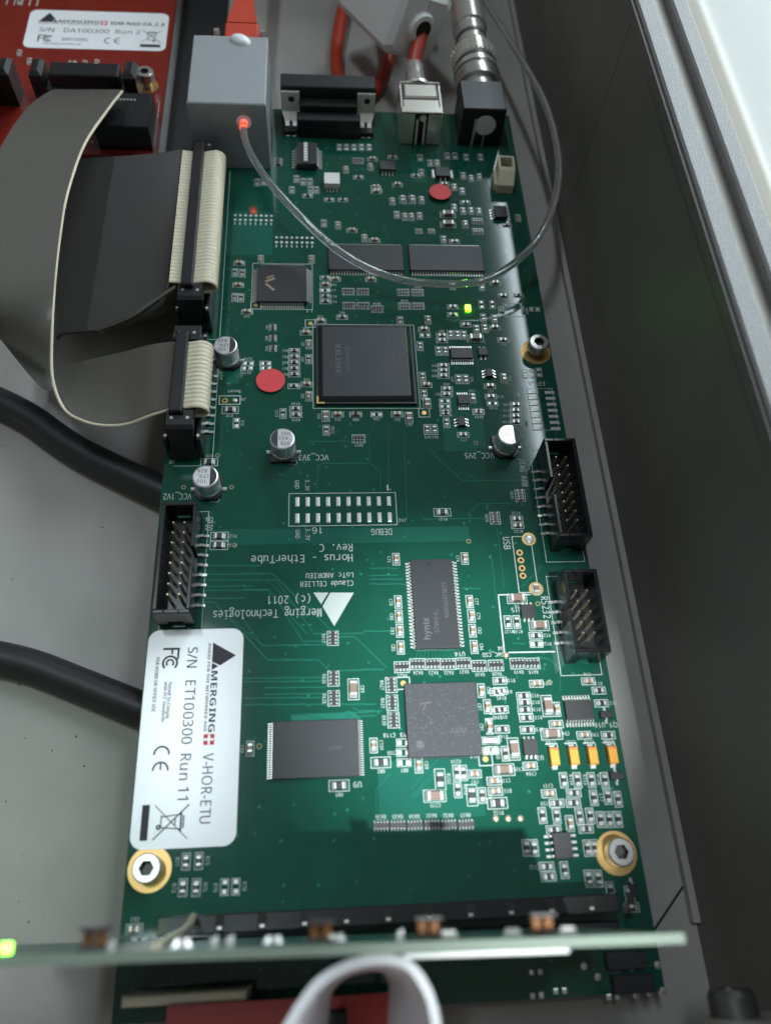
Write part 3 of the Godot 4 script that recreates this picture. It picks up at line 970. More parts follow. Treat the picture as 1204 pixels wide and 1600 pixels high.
func build_electrolytics() -> void:
	begin()
	var oct := [Vector2(-3.3, -3.3), Vector2(3.3, -3.3), Vector2(3.3, 1.9), Vector2(1.9, 3.3), Vector2(-1.9, 3.3), Vector2(-3.3, 1.9)]
	poly_plate(oct, 0.05, 0.9)
	var base := commit(M.black_plastic)
	begin()
	lathe([Vector2(3.05, 0.9), Vector2(3.15, 1.2), Vector2(3.15, 1.9), Vector2(2.98, 2.1), Vector2(2.98, 2.3), Vector2(3.15, 2.5), Vector2(3.15, 6.2), Vector2(3.02, 6.55), Vector2(2.75, 6.7), Vector2(0.0, 6.7)], 32, Vector3.ZERO, false)
	var can := commit(M.can_aluminium)
	begin()   # black sector of the top
	var seg := []
	for k in 15:
		seg.append(Vector2.from_angle(deg_to_rad(lerpf(-66, 66, k / 14.0))) * 2.78)
	poly_plate(seg, 6.69, 6.715)
	var sector := commit(M.print_black)
	begin()
	for s: float in [-1.0, 1.0]:
		slab(s * 3.6 - 0.7, s * 3.6 + 0.7, 0.02, 0.35, -0.5, 0.5, 0.1)
		slab(s * 3.9 - 0.5, s * 3.9 + 0.5, 0.3, 0.55, -0.4, 0.4, 0.15)
	var feet := commit(M.solder)
	for q: Array in [[-22.5, -17.57, 180], [-37.87, -46.89, 0], [-40.85, -6.9, 0], [35.26, -18.49, 0]]:
		var c := node("electrolytic_capacitor", board, Vector3(q[0], 0, q[1]), q[2])
		put(base, "base", c)
		put(can, "can", c)
		put(sector, "polarity_sector", c)
		put(feet, "terminals", c)
		var st := text_tool()
		write(st, "100", 1.02, Vector3(-0.75, 6.73, 1.45), 180, true, 0.95, true)
		write(st, "CFK.", 1.02, Vector3(-0.75, 6.73, 0.0), 180, true, 0.95, true)
		write(st, "826", 1.02, Vector3(-0.75, 6.73, -1.45), 180, true, 0.95, true)
		put_text(st, M.print_black, "printed_value", c)


# ---------------------------------------------------------------- chips

func gull(out: float, h: float, w: float, t := 0.14, foot := 0.55) -> void:
	# one lead along +x from the body's side at x = 0
	strip([Vector3(-0.1, h, 0), Vector3(out * 0.28, h, 0), Vector3(out * 0.5, 0.1, 0), Vector3(out * 0.5 + foot * 0.2, 0.09, 0), Vector3(out, 0.09, 0)], Vector3.BACK, w, t)


func pad_land(x0: float, x1: float, w: float) -> void:
	slab(x0, x1, 0.02, 0.055, -w / 2, w / 2)


func small_outline(called: String, x: float, z: float, turn: float, size: Vector3, per_side: int, pitch: float, reach: float, lead_w: float, m: Material, single := true, sides := [-1.0, 1.0]) -> Node3D:
	# a chip whose leads leave its two long sides (local -z and +z); size is the body's x, y, z
	var c := node(called, board, Vector3(x, 0, z), turn)
	begin()
	loft([rect_ring(Vector3.ZERO, size.x / 2 - 0.06, size.z / 2 - 0.06, 0.12), rect_ring(Vector3.ZERO, size.x / 2, size.z / 2, size.y * 0.5),
		rect_ring(Vector3.ZERO, size.x / 2 - 0.06, size.z / 2 - 0.06, size.y - 0.03), rect_ring(Vector3.ZERO, size.x / 2 - 0.12, size.z / 2 - 0.12, size.y)])
	put(commit(m), "body", c)
	if single:
		begin()
		T = Transform3D(Basis(Vector3.UP, -PI / 2), Vector3.ZERO)
		gull(reach, size.y * 0.48, lead_w)
		pad_land(reach * 0.4, reach + 0.25, lead_w + 0.08)
		var lead := commit(M.tin)
		for s: float in sides:
			for k in per_side:
				put(lead, "lead", c, Vector3((k - (per_side - 1) / 2.0) * pitch, 0, s * size.z / 2), 0.0 if s > 0 else 180.0)
	else:
		begin()
		for s: float in sides:
			for k in per_side:
				T = Transform3D(Basis(Vector3.UP, -PI / 2 * s), Vector3((k - (per_side - 1) / 2.0) * pitch, 0, s * size.z / 2))
				gull(reach, size.y * 0.48, lead_w)
				pad_land(reach * 0.6, reach + 0.2, lead_w + 0.02)
		stuff(put(commit(M.tin), "leads", c))
	return c


func dimple(c: Node3D, x: float, y: float, z: float, r: float, m: Material) -> void:
	begin()
	lathe([Vector2(r, y + 0.006), Vector2(0, y + 0.006)], 20, Vector3(x, 0, z), false)
	put(commit(m), "pin_one_mark", c)


func build_chips() -> void:
	# the large logic array: a lid on a wider dark substrate, 27 mm square
	var f := node("logic_array_chip", board, Vector3(-0.55, 0, -45.48))
	tag(f, "large square black chip with a bevelled lid and a gold corner")
	begin()
	slab(-13.5, 13.5, 0.45, 1.0, -13.5, 13.5, 0.1)
	put(commit(M.black_plastic), "carrier", f)
	begin()
	loft([rect_ring(Vector3.ZERO, 12.9, 12.9, 1.0), rect_ring(Vector3.ZERO, 12.5, 12.5, 1.5), rect_ring(Vector3.ZERO, 11.8, 11.8, 2.15), rect_ring(Vector3.ZERO, 11.6, 11.6, 2.2)])
	put(commit(M.bga_lid), "lid", f)
	begin()
	poly_plate([Vector2(-13.4, 13.4), Vector2(-13.4, 10.9), Vector2(-11.7, 11.2), Vector2(-11.2, 13.4)], 1.0, 1.03)
	put(commit(M.gold), "corner_mark", f)
	begin()
	for k in 24:
		lathe([Vector2(0.3, 0.05), Vector2(0.38, 0.25), Vector2(0.3, 0.45)], 8, Vector3(-11.5 + k, 0, 13.0), false)
	stuff(put(commit(M.solder), "solder_balls", f))
	dimple(f, -9.6, 2.2, 9.6, 0.5, M.black_plastic)
	dimple(f, 9.8, 2.2, 8.9, 0.55, M.black_plastic)
	var st := text_tool()
	write(st, "XILINX", 1.5, Vector3(-7.4, 2.22, -0.6), 90, true, 1.5)
	write(st, "SPARTAN", 1.3, Vector3(-4.9, 2.22, -0.2), 90, false, 1.2)
	write(st, "XC3S", 0.9, Vector3(5.6, 2.22, 0.5), 90)
	write(st, "FGG676", 0.8, Vector3(7.4, 2.22, 0.2), 90)
	put_text(st, M.chip_mark, "printed_marking", f)
	begin()
	frame(0, 0, 28.6, 28.6, 0.18)
	put(commit(M.silk), "printed_outline", f)

	# the processor: square, grey-black, speckled, no lead in sight
	var a := node("processor_chip", board, Vector3(13.02, 0, 51.77))
	tag(a, "speckled grey square chip in the bright patch")
	begin()
	slab(-8, 8, 0.4, 1.35, -8, 8, 0.08)
	put(commit(M.arm_plastic), "body", a)
	begin()
	for k in 15:
		for s: float in [-1.0, 1.0]:
			lathe([Vector2(0.22, 0.05), Vector2(0.3, 0.22), Vector2(0.22, 0.4)], 8, Vector3(-7 + k, 0, 7.4 * s), false)
	stuff(put(commit(M.solder), "solder_balls", a))
	dimple(a, -5.4, 1.35, 5.3, 0.85, M.chip_mark)
	st = text_tool()
	write(st, "ARM", 1.3, Vector3(3.3, 1.37, 2.6), 0)
	begin()
	line(Vector2(-4.6, -3.4), Vector2(-2.4, -3.7), 0.35, 1.372, 0.01)
	line(Vector2(-3.6, -3.3), Vector2(-4.2, -2.1), 0.3, 1.372, 0.01)
	put(commit(M.chip_mark), "printed_emblem", a)
	put_text(st, M.chip_mark, "printed_marking", a)

	# memory chip with 27 leads along each long side
	var m := small_outline("memory_chip", 13.29, 24.57, 90, Vector3(22.2, 1.1, 10.2), 27, 0.8, 0.95, 0.36, M.chip_plastic, false)
	tag(m, "tall black memory chip above the processor, leads on both long sides")
	st = text_tool()
	write(st, "hynix", 1.5, Vector3(-6.4, 1.115, -2.4), 0, true)
	write(st, "57V64-6..", 1.0, Vector3(-4.6, 1.115, 0.0), 0)
	write(st, "NAFU2475077", 1.0, Vector3(0.6, 1.115, 2.6), 0)
	put_text(st, M.chip_mark, "printed_marking", m)
	dimple(m, 9.9, 1.1, -0.6, 0.55, M.black_plastic)

	# flash chip with 24 leads along each short side
	m = small_outline("flash_chip", -14.77, 57.05, 90, Vector3(12.0, 1.0, 18.4), 24, 0.49, 0.85, 0.19, M.chip_plastic, false)
	tag(m, "wide black memory chip half in shade, leads on both short ends")
	dimple(m, -4.7, 1.0, 7.9, 0.55, M.black_plastic)
	dimple(m, 4.6, 1.0, -7.6, 0.5, M.black_plastic)
	st = text_tool()
	write(st, "JAPAN", 0.7, Vector3(0, 1.012, 4.2), 90)
	put_text(st, M.chip_mark, "printed_marking", m)

	# two memory chips under the clear tube, leads along the near side
	for q: Array in [[1, -84.65], [25.09, -84.79]]:
		m = small_outline("memory_chip", q[0], q[1], 0, Vector3(22.2, 1.1, 10.2), 27, 0.8, 0.95, 0.36, M.chip_plastic, false)
	# quad flat pack
	var p := node("network_chip", board, Vector3(-23.58, 0, -73.88))
	tag(p, "square black chip with fine leads on all four sides")
	begin()
	slab(-7, 7, 0.15, 1.4, -7, 7, 0.12)
	put(commit(M.chip_plastic), "body", p)
	begin()
	for side in 4:
		for k in 25:
			var b := Basis(Vector3.UP, PI / 2 * side)
			T = Transform3D(b, b * Vector3(7, 0, (k - 12) * 0.5))
			gull(1.15, 0.7, 0.22)
			pad_land(0.6, 1.4, 0.26)
	stuff(put(commit(M.tin), "leads", p))
	begin()
	line(Vector2(-4.3, -1.9), Vector2(-2.6, -2.7), 0.45, 1.41, 0.008)
	line(Vector2(-4.4, -0.6), Vector2(-2.4, -1.6), 0.75, 1.41, 0.008)
	line(Vector2(-4.4, 0.6), Vector2(-2.4, 2.6), 0.7, 1.41, 0.008)
	put(commit(M.chip_mark_tan), "printed_emblem", p)
	begin()
	frame(0, 0, 17.4, 17.4, 0.16)
	put(commit(M.silk), "printed_outline", p)

	# small chips
	small_outline("logic_chip", 43.85, 50.74, 0, Vector3(6.3, 1.2, 4.3), 10, 0.65, 1.1, 0.3, M.chip_plastic)
	small_outline("logic_chip", 26.51, -49.04, 0, Vector3(6.2, 1.2, 3.6), 10, 0.65, 1.1, 0.3, M.chip_plastic)
	small_outline("driver_chip", 25.52, -33.47, 0, Vector3(3.0, 1.1, 3.1), 5, 0.62, 1.0, 0.28, M.chip_plastic)
	small_outline("driver_chip", 35.81, 78.35, 90, Vector3(5.0, 1.5, 3.9), 4, 1.27, 1.15, 0.42, M.chip_plastic)
	small_outline("regulator_chip", 35.42, 27.14, 0, Vector3(3.4, 1.0, 3.4), 3, 1.0, 0.45, 0.4, M.chip_plastic)
	small_outline("regulator_chip", 31.84, 58.37, 0, Vector3(3.3, 1.0, 3.5), 3, 1.0, 0.4, 0.4, M.chip_plastic)
	small_outline("regulator_chip", 32.62, -49.87, 0, Vector3(2.6, 1.0, 2.8), 2, 1.2, 0.5, 0.4, M.chip_plastic)
	small_outline("regulator_chip", 33.64, -42.51, 90, Vector3(2.6, 1.0, 1.9), 3, 0.95, 0.7, 0.38, M.chip_plastic)
	small_outline("regulator_chip", 24.49, -26.47, 90, Vector3(2.8, 1.0, 2.0), 3, 0.95, 0.7, 0.38, M.chip_plastic)
	small_outline("transistor", 49.91, 51.91, 0, Vector3(2.9, 1.1, 1.5), 1, 0.95, 0.8, 0.45, M.chip_plastic)
	small_outline("transistor", 49.9, 65.04, 0, Vector3(2.9, 1.1, 1.5), 1, 0.95, 0.8, 0.45, M.chip_plastic)
	small_outline("transistor", 49.23, 87.32, 0, Vector3(1.5, 1.1, 2.6), 1, 0.95, 0.8, 0.45, M.chip_plastic)
	small_outline("driver_chip", 9.29, -124.11, 0, Vector3(5.0, 1.5, 3.9), 4, 1.1, 1.0, 0.42, M.chip_plastic)
	small_outline("driver_chip", 43.85, -104.39, 90, Vector3(4.9, 1.5, 3.9), 4, 1.2, 1.0, 0.42, M.chip_plastic)
	var d := small_outline("power_transistor", 26.97, -121.71, 0, Vector3(4.6, 1.6, 4.2), 2, 1.5, 0.8, 0.5, M.chip_plastic)
	begin()
	for s: float in [-1.0, 1.0]:
		slab(s * 2.95 - 0.55, s * 2.95 + 0.55, 0.02, 0.7, -1.9, 1.9, 0.3)
	put(commit(M.solder), "heat_tab", d)
	# the small white four-lead part
	var w := small_outline("optocoupler", -8.56, -116.75, 0, Vector3(4.9, 2.2, 5.0), 4, 1.0, 0.9, 0.4, M.white_plastic, true, [1.0])
	tag(w, "white four-lead part near the top of the board")
	# eight-position switch block
	var s8 := small_outline("switch_block", -16.36, -127.52, 90, Vector3(9.9, 2.6, 6.4), 7, 1.27, 1.3, 0.55, M.resistor_black)
	tag(s8, "dark switch block with a row of white sliders")
	begin()
	slab(-4.4, 4.4, 2.6, 2.61, -1.1, 1.1)
	put(commit(M.black_plastic), "slot", s8)
	begin()
	slab(-0.45, 0.45, 2.62, 3.2, -0.6, 0.6, 0.1)
	var knob := commit(M.white_plastic)
	for k in 7:
		put(knob, "slider", s8, Vector3((k - 3) * 1.27, 0, -0.4))
	# chip footprint left empty: white outline with a notch
	begin()
	frame(43.21, -65.61, 5.4, 4.9, 0.24)
	put(commit(M.silk), "printed_outline", board)


# ---------------------------------------------------------------- pin headers

func shroud(h: Node3D, n: int, slot_side: float, deep_end: float) -> void:
	# an open box of walls round 2 x n pins, long along z, keyed by a slot in one long wall
	var length := n * 2.54 + 7.2
	var hx := 4.05
	var hz := length / 2
	begin()
	slab(-hx + 0.9, hx - 0.9, 0.3, 2.4, -hz + 0.9, hz - 0.9)
	for s: float in [-1.0, 1.0]:
		var x0 := s * (hx - 0.45) - 0.45
		if s == slot_side:
			slab(x0, x0 + 0.9, 0.3, 9.0, -hz + 0.9, -2.3, 0.18)
			slab(x0, x0 + 0.9, 0.3, 9.0, 2.3, hz - 0.9, 0.18)
			slab(x0, x0 + 0.9, 0.3, 3.0, -2.3, 2.3, 0.1)
		else:
			slab(x0, x0 + 0.9, 0.3, 9.0, -hz + 0.9, hz - 0.9, 0.18)
		var z0 := s * (hz - 0.45) - 0.45
		slab(-hx, -1.6, 0.3, 9.0, z0, z0 + 0.9, 0.18)
		slab(1.6, hx, 0.3, 9.0, z0, z0 + 0.9, 0.18)
		slab(-1.6, 1.6, 3.4, 9.0, z0, z0 + 0.9, 0.18)
	put(commit(M.shroud_plastic), "shroud", h)
	begin()
	loft([rect_ring(Vector3.ZERO, 0.27, 0.27, 2.0), rect_ring(Vector3.ZERO, 0.27, 0.27, 7.4), rect_ring(Vector3.ZERO, 0.14, 0.14, 7.9)])
	var pin := commit(M.pin_gold)
	begin()
	strip([Vector3(0, 0.5, 0), Vector3(0.6, 0.5, 0), Vector3(0.9, 0.14, 0), Vector3(2.0, 0.14, 0)], Vector3.BACK, 0.62, 0.4)
	var tail := commit(M.tin)
	for k in n:
		var z := (k - (n - 1) / 2.0) * 2.54
		for s: float in [-1.0, 1.0]:
			put(pin, "pin", h, Vector3(s * 1.27, 0, z))
			put(tail, "solder_tail", h, Vector3(s * 3.9, 0, z), 0.0 if s > 0 else 180.0)
	begin()
	frame(slot_side * 0.6, deep_end, 9.6, length + 4.6, 0.15)
	put(commit(M.silk), "printed_outline", h)


func build_headers() -> void:
	var a := node("pin_header", board, Vector3(47.23, 0, -2.11))
	tag(a, "sixteen-pin open black header at the board's right edge")
	shroud(a, 8, -1.0, 0.4)
	var b := node("pin_header", board, Vector3(46.6, 0, 29.98))
	tag(b, "ten-pin open black header at the board's right edge, lower one")
	shroud(b, 5, -1.0, 0.4)
	var c := node("pin_header", board, Vector3(-45.93, 0, 14.95))
	tag(c, "sixteen-pin open black header at the board's left edge")
	shroud(c, 8, 1.0, 0.4)
	# two latched headers that hold the ribbon plugs
	for q: Array in [[-46.8, -32.6, 8, "black latched header holding the short ribbon plug"], [-46.9, -88.3, 20, "long black latched header holding the wide ribbon plug"]]:
		var n: int = q[2]
		var half := n * 1.27 + 6.5
		var h := node("latched_header", board, Vector3(q[0], 0, q[1]))
		tag(h, q[3])
		begin()
		for s: float in [-1.0, 1.0]:
			slab(s * 4.0 - 0.5, s * 4.0 + 0.5, 0.3, 9.0, -half, half, 0.15)
			slab(-3.5, 3.5, 0.3, 4.5, s * (half - 0.5) - 0.5, s * (half - 0.5) + 0.5)
		slab(-3.5, 3.5, 0.3, 2.0, -half + 1, half - 1)
		put(commit(M.shroud_plastic), "shroud", h)
		for s: float in [-1.0, 1.0]:
			begin()   # the latch: a thick hook leaning out, with two round recesses
			var z := s * (half - 3.0)
			loft([rect_ring(Vector3(0, 0, z + s * 1.6), 2.9, 2.6, 1.5), rect_ring(Vector3(0, 0, z + s * 0.9), 2.9, 2.4, 8.0), rect_ring(Vector3(0, 0, z - s * 0.3), 3.4, 2.6, 12.5), rect_ring(Vector3(0, 0, z - s * 0.7), 3.2, 2.1, 13.2)])
			put(commit(M.black_plastic), "latch", h)
			begin()
			for e: float in [-1.0, 1.0]:
				lathe([Vector2(0.45, 13.22), Vector2(0.0, 13.22)], 10, Vector3(e * 1.9, 0, z - s * 0.6), false)
				lathe([Vector2(0.4, 9.02), Vector2(0.0, 9.02)], 10, Vector3(e * 3.95, 0, s * (half - 1.2)), false)
			put(commit(M.tin), "latch_rivets", h)
		begin()
		strip([Vector3(0, 0.5, 0), Vector3(0.6, 0.5, 0), Vector3(0.9, 0.14, 0), Vector3(2.0, 0.14, 0)], Vector3.BACK, 0.7, 0.42)
		var tail := commit(M.tin)
		for k in (n if n < 10 else 0):
			put(tail, "solder_tail", h, Vector3(4.4, 0, (k - (n - 1) / 2.0) * 2.54))
		begin()
		line(Vector2(6.4, -half - 1.2), Vector2(6.4, half + 2.2), 0.15)
		line(Vector2(-3.2, half + 2.2), Vector2(6.3, half + 2.2), 0.15)
		put(commit(M.silk), "printed_outline", h)


# ---------------------------------------------------------------- connectors along the board's far edge

func build_top_connectors() -> void:
	# grey metal shield
	var b := node("metal_shield", board, Vector3(-39.3, 0, -138.8))
	tag(b, "grey metal block at the board's far left corner")
	begin()
	slab(-11.4, 11.4, 0.1, 22.3, -16.2, 15.8, 0.35)
	put(commit(M.anodised), "housing", b)
	begin()
	T = Transform3D(Basis(Vector3.RIGHT, PI / 2), Vector3(4.55, 16.3, 15.8))
	lathe([Vector2(2.3, 0.0), Vector2(2.3, 0.12), Vector2(1.0, 0.12)], 24, Vector3.ZERO, false)
	put(commit(M.glue), "tube_collar", b)
	begin()
	T = Transform3D(Basis(Vector3.RIGHT, PI / 2), Vector3(4.55, 16.3, 15.8))
	lathe([Vector2(1.12, 0.05), Vector2(1.12, 0.5), Vector2(0.8, 0.9), Vector2(0, 1.0)], 16, Vector3.ZERO, false)
	put(commit(M.red_glow), "red_indicator_light", b)
	led_light(Vector3(-34.75, 16.3, -121.8), Color(1.0, 0.2, 0.03), 0.000008, Vector3(0, 0, 1))
	begin()
	T = Transform3D(Basis(Vector3.RIGHT, PI / 2), Vector3(-4.4, 15.9, 15.8))
	lathe([Vector2(0.75, 0.0), Vector2(0.75, 0.06), Vector2(0.0, 0.06)], 16, Vector3.ZERO, false)
	put(commit(M.tin), "rivet", b)
	# nine-way socket with its metal brackets
	var d := node("serial_socket", board, Vector3(-9.3, 0, -146))
	tag(d, "black nine-way socket with silver brackets at the board's far edge")
	begin()
	slab(-15.2, 15.2, 0.2, 12.6, -6.2, 0.2, 0.3)
	slab(-9.0, 9.0, 0.2, 8.8, 0.2, 4.0, 0.2)
	slab(-10.2, 10.2, 0.2, 6.6, 4.0, 8.0, 0.25)
	slab(-14.6, 14.6, 0.2, 1.8, 0.2, 7.2, 0.2)
	put(commit(M.black_plastic), "body", d)
	for s: float in [-1.0, 1.0]:
		begin()
		slab(s * 12.2 - 2.9, s * 12.2 + 2.9, 4.2, 11.2, 0.3, 0.9, 0.2)
		loft([[Vector3(s * 12.2 - 2.8, 4.4, 0.3), Vector3(s * 12.2 + 2.8, 4.4, 0.3), Vector3(s * 12.2 + 2.8, 4.4, 1.1), Vector3(s * 12.2 - 2.8, 4.4, 1.1)],
			[Vector3(s * 12.2 - 2.0, 2.6, 2.4), Vector3(s * 12.2 + 2.0, 2.6, 2.4), Vector3(s * 12.2 + 2.0, 2.6, 3.2), Vector3(s * 12.2 - 2.0, 2.6, 3.2)]])
		for e: float in [-1.0, 1.0]:
			loft([[Vector3(s * 12.2 + e * 1.2 - 0.7, 2.6, 2.5), Vector3(s * 12.2 + e * 1.2 + 0.7, 2.6, 2.5), Vector3(s * 12.2 + e * 1.2 + 0.7, 2.6, 3.3), Vector3(s * 12.2 + e * 1.2 - 0.7, 2.6, 3.3)],
				[Vector3(s * 12.2 + e * 1.0 - 0.6, 0.1, 6.2), Vector3(s * 12.2 + e * 1.0 + 0.6, 0.1, 6.2), Vector3(s * 12.2 + e * 1.0 + 0.6, 0.1, 7.4), Vector3(s * 12.2 + e * 1.0 - 0.6, 0.1, 7.4)]])
		put(commit(M.bright_tin), "bracket", d)
		begin()
		T = Transform3D(Basis(Vector3.RIGHT, PI / 2), Vector3(s * 12.2 + 0.3, 8.6, 0.95))
		lathe([Vector2(1.0, 0.0), Vector2(0.0, 0.0)], 16, Vector3.ZERO, false)
		put(commit(M.hole), "screw_hole", d)
	# square metal socket
	var u := node("metal_socket", board, Vector3(20.3, 0, -143.5))
	tag(u, "shiny square metal socket at the board's far edge")
	begin()
	for s: float in [-1.0, 1.0]:
		slab(s * 6.3 - 0.3, s * 6.3 + 0.3, 0.2, 11.4, -7.6, 7.4)
		slab(s * 4.1 - 1.9, s * 4.1 + 1.9, 0.2, 10.8, 6.8, 7.35, 0.1)
	slab(-6.6, 6.6, 11.4, 11.9, 5.0, 7.6, 0.15)
	slab(-6.6, 6.6, 11.4, 11.9, -7.6, -7.0, 0.15)
	slab(-5.6, 5.6, 11.0, 11.35, 0.8, 5.0)
	put(commit(M.nickel), "shell", u)
	begin()
	slab(-5.4, 5.4, 11.0, 12.1, -6.2, 0.4, 0.5)
	put(commit(M.nickel), "plug_shell", u)
	begin()
	slab(-5.9, 5.9, 0.3, 10.9, -7.0, 5.2)
	put(commit(M.resistor_black), "insulator", u)
	begin()
	for s: float in [-1.0, 1.0]:
		strip([Vector3(s * 1.2, 8.5, 5.3), Vector3(s * 1.2, 8.5, 6.4), Vector3(s * 1.2, 0.2, 7.8)], Vector3.RIGHT, 0.7, 0.35)
	put(commit(M.tin), "contacts", u)
	begin()
	T = Transform3D(Basis(Vector3.RIGHT, PI / 2), Vector3(0.6, 9.0, 6.5))
	lathe([Vector2(1.2, 0.0), Vector2(1.0, 0.5), Vector2(0, 0.8)], 14, Vector3.ZERO, false)
	put(commit(M.glue), "contact_bead", u)
	# coaxial socket block
	var x := node("coaxial_socket", board, Vector3(40.2, 0, -143.3))
	tag(x, "black coaxial socket block at the board's far right corner")
	begin()
	slab(-7.0, 7.0, 0.2, 13.4, -7.0, 7.0, 0.3)
	put(commit(M.black_plastic), "block", x)
	begin()
	T = Transform3D(Basis(Vector3.RIGHT, PI / 2), Vector3(1.0, 7.6, 7.0))
	lathe([Vector2(3.4, 0.02), Vector2(3.4, 0.25), Vector2(2.9, 0.25), Vector2(0.0, 0.4)], 28, Vector3.ZERO, false)
	put(commit(M.glue), "core", x)
	begin()
	strip([Vector3(-2.3, 9.8, 7.2), Vector3(-2.5, 5.5, 8.0), Vector3(-2.7, 0.2, 8.0)], Vector3.RIGHT, 0.8, 0.3)
	strip([Vector3(0.9, 6.0, 7.5), Vector3(0.9, 4.8, 7.9), Vector3(0.9, 0.2, 7.9)], Vector3.RIGHT, 0.45, 0.3)
	put(commit(M.tin), "contacts", x)
	# small cream connector
	var j := node("cream_connector", board, Vector3(46.43, 0, -118.48), -3.0)
	tag(j, "small cream two-way connector by the board's right edge")
	begin()
	slab(-2.6, 2.6, 0.1, 3.4, -4.8, 4.6, 0.25)
	slab(-2.6, -1.9, 3.4, 6.8, -4.8, 1.0, 0.2)
	slab(1.9, 2.6, 3.4, 6.8, -4.8, 1.0, 0.2)
	slab(-1.9, 1.9, 3.4, 6.8, -4.8, -4.1, 0.2)
	slab(-1.9, 1.9, 3.4, 6.8, 0.3, 1.0, 0.2)
	loft([[Vector3(-2.6, 3.4, 1.0), Vector3(2.6, 3.4, 1.0), Vector3(2.6, 3.4, 4.4), Vector3(-2.6, 3.4, 4.4)],
		[Vector3(-2.5, 6.6, 1.0), Vector3(2.5, 6.6, 1.0), Vector3(2.5, 6.4, 1.4), Vector3(-2.5, 6.4, 1.4)]])
	slab(-3.3, -2.6, 0.1, 2.6, -3.0, 3.4, 0.2)
	put(commit(M.cream), "housing", j)
	begin()
	slab(-1.8, 1.8, 3.42, 3.5, -4.0, 0.2)
	put(commit(M.chip_mark), "cavity_floor", j)


# ---------------------------------------------------------------- print on the board

